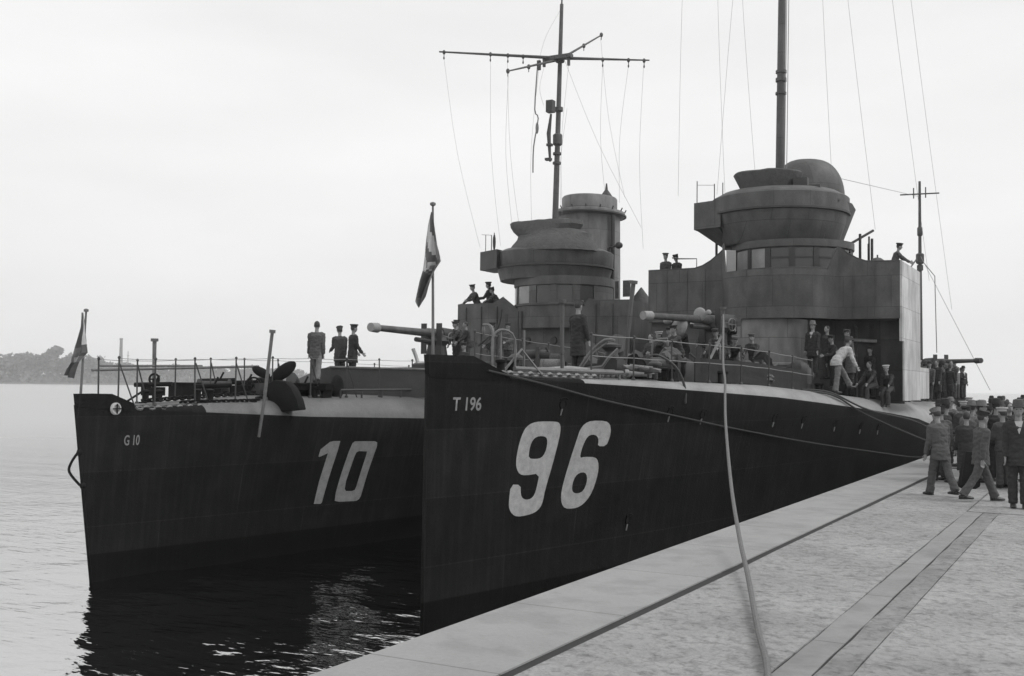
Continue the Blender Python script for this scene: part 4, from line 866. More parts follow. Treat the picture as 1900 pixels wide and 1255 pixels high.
# ------------------------------------------------------------------ deck fittings
def post(root, pts, r, m=SPAR):
    b = MB(); b.tube(pts, [r*.95]+[r]*(len(pts)-2)+[r*.8], 10) if pts[0][2] > pts[-1][2] else b.tube(pts, r, 10)
    t = V(pts[0]); d = (V(pts[0])-V(pts[1])).normalized(); b.tube([t-d*.03, t+d*.05], r*1.75, 10); return b.build('boom_post', m, root)
post(shipG, [(-18.55, 21.4, 5.85), (-18.76, 21.4, 4.16), (-18.92, 21.4, 3.19)], .045)
post(shipG, [(-23.29, 22, 5.7), (-23.27, 22, 4.08)], .06)
post(shipT, [(-10.25, 25, 7.13), (-10.5, 25, 4.7)], .06, GREY)
post(shipT, [(-10.24, 21, 6.37), (-10.22, 21, 4.78)], .05, GREY)
b = MB(); b.tube([(-22.9, 19.8, 4.95), (-23.45, 24, 5.03)], .03, 8); b.build('spar', SPAR, shipG)
b = MB(); b.tube([(-22.6, 19.3, 4.83), (-22.17, 25, 5.04)], .036, 8); b.build('spar', SPAR, shipG)
def wheel(c, r, ax, name, root, m, spokes=6, rr=.028):
    b = MB(); M = V(ax).normalized().to_track_quat('Z', 'Y').to_matrix(); c = V(c)
    b.tube([c+M @ V((r*cos(2*pi*i/24), r*sin(2*pi*i/24), 0)) for i in range(25)], rr, 6)
    for i in range(spokes): b.tube([c, c+M @ V((r*cos(2*pi*i/spokes), r*sin(2*pi*i/spokes), 0))], rr*.7, 5)
    b.ell(c, (r*.22,)*3, 8, 6); return b.build(name, m, root)
wheel((-20.47, 22.9, 4.5), .2, (.5, -1, .1), 'capstan_wheel', shipG, BLACK)
b = MB(); b.lathe((-20.35, 23.3), [(.34, 4.15), (.34, 4.25), (.2, 4.32), (.17, 4.5), (.26, 4.62), (.28, 4.7), (.1, 4.74)], 20); b.box((-20.4, 23.15, 4.4), (.3, .5, .3)); b.build('capstan', GREYD, shipG)
wheel((-22.1, 20.9, 4.62), .14, (.3, -1, 0), 'valve_wheel', shipG, BLACK, 4)
b = MB(); b.tube([(-22.1, 20.9, 4.1), (-22.1, 20.9, 4.6)], .05, 6); b.tube([(-22.4, 20.3, 4.05), (-22.0, 20.9, 4.55)], .03, 5); b.build('valve_stem', BLACK, shipG)
for (x, y) in ((-22.45, 21.4), (-22.0, 21.4)):
    pass
def bollard(root, x, y, z, rz=0, h=.32):
    b = MB()
    for d in (-.22, .22):
        px, py = x-d*sin(rz), y+d*cos(rz); b.lathe((px, py), [(.1, z), (.085, z+.05), (.08, z+h*.8), (.11, z+h*.86), (.11, z+h), (.03, z+h+.02)], 12)
    b.box((x, y, z+.015), (.26, .75, .05), rz=rz); return b.build('bollard', BLACK, root)
for s, sd in ((2.6, -1), (3.4, 1), (7.2, 1), (8.2, -1), (13, 1)):
    q = edge('G', s, sd, .22); bollard(shipG, q.x, q.y, q.z)
for s, sd in ((2.2, 1), (5.6, -1), (7.8, 1), (10.5, 1), (12.5, -1), (18, 1)):
    q = edge('T', s, sd, .25); bollard(shipT, q.x, q.y, q.z)
def anchor(root, c, rz, sc, m, tilt=0.):
    M = Matrix.Translation(c) @ Matrix.Rotation(rz, 4, 'Z') @ Matrix.Rotation(tilt, 4, 'Y') @ Matrix.Scale(sc, 4); b = MB(); T = lambda x, y, z: M @ V((x, y, z))
    b.tube([T(0, -.9, .06), T(0, .1, .06), T(0, .55, .06)], [.045*sc, .06*sc, .08*sc], 8)
    b.tube([T(-.3, .55, .06), T(.3, .55, .06)], .09*sc, 8)
    for s in (-1, 1):
        vs = [T(s*.2, .6, .0), T(s*.34, .55, .0), T(s*.5, .2, .0), T(s*.42, -.25, .02), T(s*.26, .15, .0)]
        vs += [T(s*.2, .6, .12), T(s*.34, .55, .12), T(s*.5, .2, .10), T(s*.42, -.25, .05), T(s*.26, .15, .10)]
        b.add(vs, [(0, 1, 2, 3, 4), (9, 8, 7, 6, 5)]+[(i, (i+1) % 5, (i+1) % 5+5, i+5) for i in range(5)])
    b.tube([T(.1*cos(a), -.95+.1*sin(a), .06) for a in [2*pi*i/12 for i in range(13)]], .025*sc, 5)
    return b.build('anchor', m, root, smooth=False)
# bow anchor stowed over the turtleback of the left ship, flukes up
b = MB()
for c, a, rx in (((-19.86, 22.5, 4.84), -.35, (.34, .07, .13)), ((-19.1, 22.5, 4.86), .5, (.48, .08, .19))):
    b.ell(c, rx, 16, 8, M=Matrix.Rotation(-a, 3, 'Y'))
b.tube([(-19.5, 22.5, 4.7), (-19.2, 22.4, 4.2)], .07, 8)
b.build('anchor_fluke', BLACK, shipG)
b = MB(); po = [(-19.38, 4.52), (-19.1, 4.64), (-18.75, 4.6), (-18.55, 4.45), (-18.35, 4.15), (-18.25, 3.88), (-18.62, 3.84), (-19.05, 3.8), (-19.3, 4.0)]
b.add([V((x, 22.15+.28*(4.6-z)*0, z)) for x, z in po]+[V((x-.05, 22.5, z)) for x, z in po], [tuple(range(9)), tuple(reversed(range(9, 18)))]+[(i, (i+1) % 9, (i+1) % 9+9, i+9) for i in range(9)])
b.build('anchor_bed', BLACK, shipG, bevel=.03)
b = MB(); b.ell((-19.25, 25, 4.45), (.11, .28, .36), 16, 12); b.build('fender_drum', BLACK, shipG)
b = MB(); b.box((-19.6, 24.1, 4.45), (1.3, .5, .14), rz=.3); b.box((-19.7, 24.0, 4.3), (.1, .4, .3)); b.box((-19.1, 24.3, 4.3), (.1, .4, .3)); b.box((-19.6, 24.1, 4.54), (1.35, .55, .03), rz=.3); b.build('cable_stopper', BLACK, shipG, smooth=False)
# chain cables
def chain(root, pts, name='anchor_chain', m=BLACK, pitch=.13, r=.028, loc=None):
    P_ = [V(p) for p in pts]; b = MB(); seg = []; 
    for a, c in zip(P_, P_[1:]):
        n = max(1, int((c-a).length/pitch)); seg += [(a+(c-a)*i/n, (c-a).normalized()) for i in range(n)]
    for i, (q, d) in enumerate(seg):
        s_ = d.orthogonal().normalized(); s2 = d.cross(s_); s_ = s_ if i % 2 else s2
        b.tube([q+d*.085*cos(t)+s_*.05*sin(t) for t in [2*pi*j/8 for j in range(9)]], r, 4)
    return b.build(name, m, root)
chain(shipG, [(-20.4, 22.7, 4.28), (-20.3, 20.8, 4.2), (-20.1, 18.6, 4.1)]); chain(shipG, [(-20.1, 23, 4.4), (-19.6, 22.6, 4.3), (-19.3, 21.6, 4.1), (-19.9, 19.6, 4.06)], r=.03)
chain(shipT, [edge('T', s, 1, .05, .05) for s in (1.9, 2.6, 3.3, 4.0, 4.7)], m=mat('bleached_steel', .19, .6, .3, 9, .2), r=.035); chain(shipG, [edge('G', s, 1, -.12, -.06) for s in (1.4, 2.0, 2.7, 3.4)], r=.03, m=STEEL)
chain(shipT, [(-10.6, 24, 4.85), (-10.7, 21, 4.83), (-10.8, 18.8, 4.82)], m=STEEL); chain(shipT, [(-9.8, 23.6, 4.85), (-9.95, 21.5, 4.82), (-10.3, 19.4, 4.8)], m=STEEL)
# clutter on foredecks: hawser reels, hatch, ventilators, lockers
def reel(root, c, ax, r, w_, m=ROPE):
    c = V(c); d = V(ax).normalized()*w_/2; b = MB(); b.tube([c-d, c-d*.9, c-d*.88, c+d*.88, c+d*.9, c+d], [r, r, r*.72, r*.72, r, r], 20); q = b.build('hawser_reel', m, root)
    b = MB()
    for s in (-1, 1): b.tube([c+d*s*1.1, c+d*s*1.1-V((0, 0, c.z-dkz('T' if root == shipT else 'G', 5)+.05))], .035, 5)
    b.build('reel_stand', GREYD, q)
reel(shipG, (-22.0, 23.0, 4.45), (.9, .5, 0), .2, .9, ROPED); reel(shipG, (-21.7, 24.6, 4.48), (1, .2, 0), .22, .8, ROPED)
reel(shipT, (-9.95, 26.4, 5.1), (.8, .6, 0), .32, .9, GREYD); reel(shipT, (-11.6, 23.2, 5.15), (1, .3, 0), .26, .7, ROPED); reel(shipT, (-9.1, 28.6, 5.0), (.2, 1, 0), .3, .6, ROPED)
b = MB(); b.box((-21.9, 21.8, 4.3), (.5, .7, .4)); b.box((-21.9, 21.8, 4.52), (.56, .76, .05)); b.build('deck_locker', BLACK, shipG, smooth=False)
b = MB(); b.box((-21.3, 23.6, 4.3), (.9, .6, .35), rz=.3); b.build('deck_locker', BLACK, shipG, smooth=False)
def vent(root, x, y, z, h, r, rz):
    b = MB(); d = V((cos(rz), sin(rz), 0)); b.tube([(x, y, z), (x, y, z+h*.6), V((x, y, z+h*.85))+d*r*.5, V((x, y, z+h*.95))+d*r*1.8], [r, r, r*1.15, r*1.7], 12, smooth=3, cap=True); return b.build('cowl_ventilator', GREY, root)
vent(shipT, -10.9, 25.6, 4.8, .9, .15, radians(-70)); vent(shipT, -12.0, 26.5, 4.8, .8, .13, radians(-100)); vent(shipG, -20.9, 25.2, 4.2, .5, .12, -1.6)
# bow chocks, small davit, frames and gear on the nearer foredeck
b = MB(); b.tube([(-10.5, 22.4, 4.95), (-10.25, 22.5, 5.35), (-9.95, 22.6, 5.62), (-9.7, 22.6, 5.6)], .035, 6, smooth=3); b.tube([(-10.42, 22.4, 4.97), (-10.17, 22.5, 5.33), (-9.9, 22.6, 5.55)], .02, 5, smooth=3); b.tube([(-10.5, 22.4, 4.95), (-9.95, 22.5, 5.02), (-9.82, 22.5, 5.2), (-9.62, 22.6, 5.42)], .04, 6); b.build('anchor_davit', STEEL, shipT)
anchor(shipT, V((-9.45, 23.6, 4.95)), radians(25), .9, STEEL, .1); anchor(shipT, V((-12.3, 24.2, 4.88)), radians(-20), .9, STEEL)
b = MB(); b.box((-10.3, 23.8, 5.0), (.5, .5, .4)); b.box((-10.3, 23.8, 5.24), (.42, .42, .08)); b.lathe((-10.3, 23.8), [(.2, 5.2), (.14, 5.4), (.24, 5.5), (.24, 5.56), (.05, 5.6)], 16); b.build('capstan', GREYD, shipT)
b = MB()
for x, y in ((-10.55, 18.9), (-10.4, 19.6)): b.lathe((x, y), [(.03, 4.75), (.025, 5.7)], 6)
b.tube([(-10.6, 19.0, 4.78), (-10.35, 19.4, 5.3), (-10.1, 19.8, 4.8)], .03, 5); b.tube([(-10.62, 18.7, 4.8), (-10.62, 18.7, 5.5), (-10.5, 18.9, 5.68), (-10.4, 19.2, 5.5), (-10.4, 19.2, 4.8)], .025, 5, smooth=3); b.build('ladder_frame', STEEL, shipT)
for i, (x, y, l_, a) in enumerate([(-10.75, 18.4, .5, .3), (-10.35, 20.2, .7, .9), (-10.0, 21.9, .6, .2), (-11.3, 20, .8, 1.2), (-10.2, 22.9, .7, .5)]):
    b = MB(); b.box((x, y, 4.87), (l_, .09, .07), rz=a); b.box((x+.1, y+.12, 4.93), (l_*.6, .07, .07), rz=a+.4); b.build('deck_timber', mat('bleached_timber', .3, .8, .3, 9, .3), shipT, smooth=False)
b = MB(); b.tube([edge('T', s, 1, .06, .16) for s in (2.2, 3, 4, 5, 5.6)], .05, 7); 
for s in (2.3, 3.1, 4, 4.8, 5.5): b.tube([edge('T', s, 1, .06, -.05), edge('T', s, 1, .06, .16)], .03, 5)
b.build('fairlead_rail', STEEL, shipT)
b = MB(); b.tube([edge('T', s, 1, -.01-.0*s, .02) for s in (.25, .6, 1.0, 1.2)], .02, 5); b.build('rubbing_strake', STEEL, shipT)
b = MB(); b.tube([(-9.06, 26.5, 4.77), (-9.08, 28.3, 5.94)], .04, 6); b.tube([(-9.5, 27.6, 4.85), (-9.3, 29, 4.87)], .05, 6); b.build('boat_boom', STEEL, shipT)
b = MB(); b.tube([(-9.55, 26.6, 4.95), (-9.6, 26.72, 4.95)], .38, 24); b.tube([(-9.53, 26.55, 4.95), (-9.62, 26.78, 4.95)], .09, 10); b.build('hose_reel', GREYL, shipT)
# davit stanchions hanging over the edge
b = MB(); q = edge('T', 7.4, 1, .1); b.tube([q+V((-.35, -.4, .5)), q+V((-.1, -.3, .62)), q+V((.25, 0, .35)), q+V((.42, .15, -.1)), q+V((.44, .15, -.5))], .03, 6, smooth=4); b.build('boarding_davit', GREYD, shipT)
b = MB(); b.box((-9.9, 35.6, 4.75), (1.6, 1.0, .8), rz=.1); b.box((-9.9, 35.6, 5.18), (1.7, 1.1, .06), rz=.1); b.build('ammunition_locker', GREYD, shipT, smooth=False)
b = MB(); b.box((-8.5, 32.2, 4.72), (.5, .9, .5)); b.build('deck_locker', GREYD, shipT, smooth=False)
# canvas dodger laced along the guard rail beside the gun
b = MB(); e = [edge('T', s, 1, .22) for s in (9.0, 10.5, 12, 13.5, 15, 16.6)]; b.wall([(q.x, q.y) for q in e], .03, [q.z+.03 for q in e], [q.z+.62 for q in e]); b.build('canvas_dodger', mat('dark_canvas', .03, .9, .3, 4, .5, fine=9), shipT)
b = MB(); b.prism([(-14, 54), (-7, 54), (-7.2, 70), (-13.5, 70)], 2.8, 4.1); b.build('aft_deckhouse', GREYD, shipT, smooth=False)
b = MB(); b.prism([(-8.9, 57), (-6.15, 57), (-6.15, 60), (-8.9, 60)], 2.8, 4.15); b.build('gun_platform', GREYD, shipT, smooth=False)
ga = gun(shipT, (-7.6, 58.2), 5.98, radians(-48), 3.4, .1, 0, GREYD, 4.15)

# ------------------------------------------------------------------ mooring ropes, coils
def rope(pts, r, label, m=ROPE, smooth=6, grp='mooring ropes', name='mooring_rope', cat='rope'):
    b = MB(); b.tube(pts, r, 8, smooth=smooth); z = min(p[2] for p in pts); return tag(b.build(name, m, loc=(pts[-1][0], pts[-1][1], z)), label, cat, grp)
rope([(-9.95, 31.2, 6.72), (-9.5, 29.8, 6.38), (-8.93, 28, 5.92), (-8.13, 25.5, 5.16), (-7.61, 24, 4.75), (-7.13, 22.5, 4.35), (-6.48, 20.5, 3.86), (-5.13, 16.5, 3.12), (-4.06, 13.4, 2.76), (-3.42, 11.6, 2.60), (-2.64, 9.26, 2.55), (-2.21, 8.0, 2.55), (-1.9, 6.8, 2.55), (-1.6, 5.6, 2.55)], .027, 'long pale hawser running from the nearer ship down across the quay in the foreground', smooth=8)
rope([(-10.45, 18.24, 4.86), (-10.0, 19.57, 4.63), (-9.44, 21.5, 4.28), (-8.77, 24.22, 3.9), (-8.36, 26.16, 3.64), (-7.81, 29.27, 3.28), (-7.2, 31.8, 2.99), (-6.2, 33.6, 2.75), (-5.3, 34.9, 2.56), (-4.9, 35.3, 2.56)], .02, 'long thin rope slanting down along the black hull past the number 96', mat('grey_rope', .045, .95, .3, 30, .5))
rope([(-7.9, 32.2, 4.55), (-7.25, 33.0, 4.47), (-6.55, 35.0, 3.95), (-5.5, 38.0, 3.5), (-4.6, 41.0, 2.55)], .03, 'upper of two dark ropes slanting from the deck edge to the quay', ROPED)
rope([(-7.9, 32.0, 4.5), (-7.19, 33.0, 4.40), (-6.65, 35.0, 3.82), (-5.6, 38.0, 3.05), (-4.7, 40.3, 2.53)], .03, 'lower of two dark ropes slanting from the deck edge to the quay', ROPED)
rope([(-16.7, 26.0, 4.1), (-13.0, 24.4, 3.8), (-11.6, 22.6, 4.75)], .03, 'short rope tying the two ships together behind the nearer bow', ROPED)
for x, y, k, lab in ((-22.0, 25.9, 'G', 'coil of rope lying on the foredeck of the left ship before the breakwater'), (-11.4, 21.6, 'T', 'coil of rope lying on the bow deck of the ship numbered 96'), (-8.6, 30.4, 'T', 'coil of rope beside the covered gun on the nearer ship')):
    b = MB(); z = dkz(k, 7); pts = [(x+(.34-.02*(i//24)*0)*cos(2*pi*i/16)*(1-.1*((i//16) % 3)), y+.34*sin(2*pi*i/16)*(1-.1*((i//16) % 3)), z+.03+.0022*i) for i in range(80)]
    b.tube(pts, .028, 6); tag(b.build('rope_coil', ROPE, loc=(x, y, z)), lab, 'rope coil', 'rope coils on the decks')
b = MB(); b.lathe((-4.5, 35.4), [(.24, 2.5), (.2, 2.56), (.15, 2.8), (.22, 2.88), (.22, 2.94), (.05, 2.98)], 16); tag(b.build('bollard', BLACK, loc=(-4.5, 35.4, 2.5)), 'iron bollard on the quay coping where the thin hull rope ends', 'bollard', 'quay bollards')
b = MB(); b.lathe((-4.5, 41), [(.24, 2.5), (.2, 2.56), (.15, 2.8), (.22, 2.88), (.22, 2.94), (.05, 2.98)], 16); tag(b.build('bollard', BLACK, loc=(-4.5, 41, 2.5)), 'iron bollard farther along the quay taking the two dark ropes', 'bollard', 'quay bollards')

# ------------------------------------------------------------------ people
def person(label, loc, rz, pose={}, out={}, grp=None, vox=.013, hgt=1.74, face=False):
    P = dict(lean=0., ll=.0, rl=.0, lk=0., rk=0., la=.05, ra=.05, le=.15, re=.15, lo=.10, ro=.10, head=0., turn=0., sit=False); P.update(pose)
    O = dict(jacket=DARKCL, trousers=DARKCL, hat='cap', hatm=DARKCL, long=.0, hair=HAIR, collar=None); O.update(out)
    k = hgt/1.74; root = empty('person', loc, rz, label, 'person', grp)
    hip = V((0, 0, .9))
    def leg(sd, a, kb):
        h = V((sd*.085, 0, 0)); kn = h+V((sd*.01, sin(a), -cos(a)))*.43; an = kn+V((0, sin(a-kb), -cos(a-kb)))*.42; return h, kn, an
    Ls = [leg(-1, P['ll'], P['lk']), leg(1, P['rl'], P['rk'])]
    base = min(l[2].z for l in Ls)-.085
    if P['sit']: base = -.10-P.get('seat', 0)
    sh = V((0, 0, -base)); Ls = [[q+sh for q in l] for l in Ls]; hip = sh
    L = P['lean']; ud = V((0, sin(L), cos(L))); fd = V((0, cos(L), -sin(L)))
    chest = hip+ud*.30; neck = hip+ud*.53; hd = L*.35+P['head']; hu = V((0, sin(hd), cos(hd))); hf = V((sin(P['turn']), cos(hd)*cos(P['turn']), -sin(hd)))
    headc = neck+hu*.175+hf*.015
    arms = []
    for sd, a, e, o in ((-1, P['la'], P['le'], P['lo']), (1, P['ra'], P['re'], P['ro'])):
        s_ = hip+ud*.438+V((sd*.172, 0, 0)); d1 = V((sd*sin(o), sin(a)*cos(o), -cos(a)*cos(o))); el = s_+d1*.29; d2 = V((sd*sin(o)*.4, sin(a+e), -cos(a+e))).normalized(); wr = el+d2*.25; arms.append((s_, el, wr, d2, sd))
    S = lambda p: V(p)*k
    RT = Matrix.Translation(loc) @ Matrix.Rotation(rz, 4, 'Z')
    def fin(b): b.v = [RT @ (p*k) for p in b.v]; return b
    b = MB()
    b.tube([hip-ud*.06, hip+ud*.05, chest-ud*.08, chest+ud*.08, neck-ud*.09, neck-ud*.02], [(.15, .10), (.155, .105), (.135, .09), (.165, .105), (.13, .08), (.065, .06)], 14, ref=(1, 0, 0), smooth=2)
    b.tube([neck-ud*.06, neck+hu*.08], [.06, .052], 10)
    b.ell(headc, (.075, .093, .118), 16, 12, M=Matrix.Rotation(-P['turn'], 3, 'Z') @ Matrix.Rotation(-hd, 3, 'X')); b.ell(headc+hf*.035-hu*.06, (.052, .055, .055), 10, 8)
    b.ell(headc+hf*.098-hu*.012, (.014, .022, .026), 8, 6); b.ell(headc+hf*.085-hu*.055, (.03, .02, .012), 8, 6); b.ell(headc+hf*.082+hu*.03, (.05, .018, .012), 8, 6)
    hs = hf.cross(hu).normalized()
    for sd in (-1, 1): b.ell(headc+hs*sd*.078-hf*.005-hu*.01, (.014, .022, .032), 8, 6)
    for h, kn, an in Ls:
        b.tube([h+V((0, 0, .04)), (h+kn)/2, kn, kn+(an-kn)*.35, an], [.085, .078, .055, .056, .04], 10, smooth=2); b.tube([an, an-V((0, 0, .04)), an+V((0, .02, -.055))], [.042, .045, .04], 8)
        b.tube([an+V((0, -.05, -.055)), an+V((0, .06, -.055)), an+V((0, .16, -.065))], [(.035, .03), (.045, .03), (.035, .018)], 8)
    for s_, el, wr, d2, sd in arms:
        b.tube([s_-V((sd*.06, 0, -.01)), s_, (s_+el)/2, el, el+(wr-el)*.4, wr], [.06, .06, .05, .042, .04, .028], 10, smooth=2)
        side = V((0, 1, 0))-d2*d2.y; side = side.normalized() if side.length > .1 else V((1, 0, 0)); pn = d2.cross(side)*sd
        b.tube([wr, wr+d2*.03, wr+d2*.085], [(.026, .02), (.04, .018), (.042, .015)], 10, ref=tuple(side))
        for f, (off, ln) in enumerate(((.033, .068), (.012, .078), (-.010, .073), (-.031, .056))):
            q = wr+d2*.08+side*off; c1 = q+d2*ln*.5+pn*.004; c2 = q+d2*ln*.85+pn*.022; b.tube([q, c1, c2], [.010, .0095, .008], 6)
        q = wr+d2*.03+side*.035; b.tube([q, q+side*.03+d2*.03, q+side*.038+d2*.065+pn*.012], [.013, .011, .009], 6)
    fin(b); body = b.build('body', SKIN, root, remesh=vox*k*.85)
    # trousers
    b = MB(); tr = O['trousers']
    b.tube([hip+ud*.10, hip+ud*.02, hip-V((0, 0, .07)), hip-V((0, 0, .11))], [(.152, .11), (.172, .125), (.165, .125), (.12, .10)], 14, ref=(1, 0, 0))
    for h, kn, an in Ls:
        b.tube([h+V((0, 0, .02)), h+(kn-h)*.4, kn, kn+(an-kn)*.5, an+(an-kn).normalized()*.02+V((0, 0, 0))], [(.098, .105), .095, .078, .078, (.078, .088)], 12, smooth=2)
    fin(b); b.build('trousers', tr, root, remesh=vox*k, relax=2, wrinkle=.011)
    # jacket with sleeves
    b = MB(); lo = .14+O['long']
    low = hip-V((0, 0, 1))*lo+V((0, -.02 if L > .2 else 0, 0))*1
    b.tube([low, hip-ud*.02, hip+ud*.12, chest, chest+ud*.12, neck-ud*.075, neck-ud*.01], [(.20+.05*O['long'], .155), (.188, .14), (.172, .125), (.188, .135), (.20, .132), (.15, .10), (.075, .07)], 18, ref=(1, 0, 0), smooth=2)
    for s_, el, wr, d2, sd in arms:
        b.tube([s_-V((sd*.07, 0, -.015)), s_+V((sd*.01, 0, 0)), (s_+el)/2, el, wr-d2*.005], [.07, .072, .064, .058, .05], 12, smooth=2)
    fin(b); jk = b.build('jacket', O['jacket'], root, remesh=vox*k, relax=2, wrinkle=.013)
    if O['collar']:
        b = MB(); f2 = fd
        for sd in (): b.add([neck-ud*.02+V((sd*.055, 0, 0))+f2*.10, neck-ud*.24+V((sd*.006, 0, 0))+f2*.162, neck-ud*.16+V((sd*.06, 0, 0))+f2*.152, neck-ud*.03+V((sd*.085, 0, 0))+f2*.095], [(0, 1, 2, 3)]); b.add([neck-ud*.02+V((sd*.055, 0, 0))+f2*.05, neck-ud*.20+V((sd*.012, 0, 0))+f2*.14, neck-ud*.17+V((sd*.075, 0, 0))+f2*.13, neck-ud*.03+V((sd*.085, 0, 0))+f2*.06], [(3, 2, 1, 0)])
        rs = [[neck-ud*(.015+.21*t)+V((sx*(.062*(1-t)+.004), 0, 0))+f2*(.085+.072*t**.55+dd) for sx in (-1, 0, 1)] for dd in (0,) for t in (0, .2, .4, .6, .8, 1)]
        b.rings(rs, False, 0, False); b.v = [p-f2*.008*(i % 3 != 1) for i, p in enumerate(b.v)]
        fin(b); b.build('collar', O['collar'], jk)
    # shoes
    for h, kn, an in Ls:
        b = MB(); b.tube([an+V((0, -.075, -.045)), an+V((0, -.02, -.04)), an+V((0, .07, -.05)), an+V((0, .18, -.063)), an+V((0, .205, -.068))], [(.034, .03), (.043, .045), (.05, .038), (.044, .024), (.03, .014)], 10, ref=(1, 0, 0), smooth=2)
        b.box(an+V((0, .055, -.078)), (.085, .25, .014)); fin(b); b.build('shoe', SHOE, root)
    # hair and headgear
    RM = Matrix.Rotation(-P['turn'], 3, 'Z') @ Matrix.Rotation(-hd, 3, 'X')
    b = MB(); b.ell(headc-hf*.016+hu*.022, (.083, .092, .108), 16, 10, M=RM); b.v = [p if (p-headc).dot(hf) < .055 or (p-headc).dot(hu) > .06 else p-hf*((p-headc).dot(hf)-.055) for p in b.v]
    fin(b); b.build('hair', O['hair'], root)
    if O['hat']:
        b = MB(); top = headc+hu*.07
        if O['hat'] == 'cap':
            b.tube([top-hu*.025, top+hu*.015, top+hu*.045+hf*.01, top+hu*.06+hf*.01], [(.090, .102), (.093, .106), (.112, .124), (.085, .095)], 18, ref=tuple(hs), smooth=2)
            b.tube([top-hu*.02+hf*.06, top-hu*.03+hf*.13, top-hu*.045+hf*.165], [(.07, .008), (.072, .007), (.04, .005)], 10, ref=tuple(hs))
        elif O['hat'] == 'sailor':
            b.tube([top-hu*.025, top+hu*.02, top+hu*.04, top+hu*.065], [(.092, .104), (.094, .106), (.125, .135), (.12, .13)], 18, ref=tuple(hs))
        elif O['hat'] == 'brim':
            b.tube([top-hu*.015, top+hu*.03, top+hu*.10, top+hu*.115], [(.095, .11), (.093, .105), (.08, .092), (.04, .05)], 18, ref=tuple(hs)); b.tube([top-hu*.02, top-hu*.008], [(.135, .15), (.13, .145)], 20, ref=tuple(hs))
        fin(b); b.build('hat', O['hatm'], root)
    if face:
        b = MB()
        for sd in (-1, 1): b.ell(headc+hs*sd*.032+hf*.083+hu*.008, (.012, .008, .008), 8, 6)
        fin(b); b.build('eyes', HAIR, body)
    return root

g1 = 'people walking on the quay'
person('man in a light cap and grey suit walking away beside the quay edge, legs crossing', (-2.97, 23.28, QZ), .75, dict(lean=.16, ll=.30, rl=-.26, lk=.1, rk=.3, la=.1, ra=.0, re=.3, lo=.12, head=.15, ro=.12), dict(jacket=MIDCL, trousers=MIDCL, hat='cap', hatm=LIGHTCL, long=.06), g1, vox=.011)
person('striding man in a grey jacket carrying a dark coat, between two walkers on the quay', (-2.17, 22.62, QZ), -.95, dict(lean=.06, ll=.42, rl=-.38, lk=.05, rk=.25, la=.12, le=.5, ra=-.3, re=.2, lo=.22), dict(jacket=MIDCL, trousers=MIDCL, hat='cap', hatm=DARKCL, long=.04), g1, vox=.011)
person('tall man in dark suit with pale open collar facing us at the right frame edge', (-1.46, 21.79, QZ), pi+.15, dict(ll=.05, rl=-.04, la=.05, ra=.05, lo=.16), dict(jacket=DARKCL, trousers=DARKCL, hat='brim', hatm=MIDCL, collar=WHITECL, long=.1), g1, vox=.011, hgt=1.86, face=True)
b = MB()   # coat carried by the middle man
rs = []
for t, w1, w2, dx in ((0, .12, .09, 0), (.12, .16, .10, .01), (.4, .19, .09, -.01), (.68, .22, .08, -.03), (.72, .2, .05, -.03)):
    rs.append([V((-2.36+dx+.85*w1*cos(2*pi*j/18)*(1+.13*sin(j*2.3)), 22.78+w2*sin(2*pi*j/18)*(1+.2*cos(j*1.7)), 3.42-t*.92+.05*sin(j*1.1)*(t > .6))) for j in range(18)])
b.rings(rs); tag(b.build('coat', mat('black_coat_cloth', .018, .95, .3, 8, .5), loc=(-2.47, 22.78, 2.7)), 'dark coat hanging from the arm of the striding man on the quay', 'coat')

dG = dkz('G', 9)
person('bareheaded man in a grey jacket and light trousers walking on the left ship foredeck', (-20.42, 25.5, 4.58), .5, dict(ll=.3, rl=-.22, rk=.2, la=.1, ra=-.15, lo=.14, ro=.1, head=.1), dict(jacket=MIDCL, trousers=LIGHTCL, hat=None, long=.08), 'people on the left foredeck', hgt=1.82)
person('dark uniformed man with a peaked cap, left of the close pair on the foredeck', (-21.55, 28.1, 4.6), .9, dict(lean=.12, la=.3, le=.9, ra=.2, head=.1), dict(jacket=NAVY, trousers=NAVY, hat='cap', hatm=NAVY, long=.15), 'people on the left foredeck', hgt=1.76)
person('dark uniformed man with pale collar, right of the close pair on the foredeck', (-20.98, 28.0, 4.6), -.5, dict(lean=.03, la=.2, le=.6, ra=.2, re=.5), dict(jacket=DARKCL, trousers=DARKCL, hat='sailor', hatm=DARKCL, collar=None, long=.2), 'people on the left foredeck', hgt=1.8)
gg = 'crew round the guns'
person('sailor leaning at the breech of the left ship gun', (-20.15, 33.1, 5.13), 2.6, dict(lean=.3, la=.8, ra=.8, le=.4, re=.4), dict(jacket=NAVY, trousers=NAVY, hat='sailor', hatm=NAVY), gg, hgt=1.66)
person('sailor standing high behind the left ship gun', (-20.75, 33.9, 5.13), 3.0, dict(la=.2, ra=.3), dict(jacket=NAVY, trousers=NAVY, hat='sailor', hatm=DARKCL), gg, hgt=1.74)
person('bareheaded crewman with pale face right of the left ship gun', (-19.5, 32.6, 5.13), 2.2, dict(lean=.15, la=.5, ra=.6, le=.5), dict(jacket=DARKCL, trousers=NAVY, hat=None), gg, hgt=1.6)
person('officer in light jacket half hidden behind the nearer bow on the left ship', (-18.3, 33.3, 5.0), 2.9, dict(la=.5, ra=.2, le=.8), dict(jacket=MIDCL, trousers=NAVY, hat='cap', hatm=NAVY), gg, hgt=1.7)
gw = 'people up on the bridge wings'
person('leftmost sailor on the left ship bridge wing, leaning forward', (-24.0, 40.9, 7.0), 2.6, dict(lean=.4, la=.7, ra=.7, le=.6), dict(jacket=NAVY, trousers=NAVY, hat='sailor', hatm=NAVY), gw, hgt=1.9)
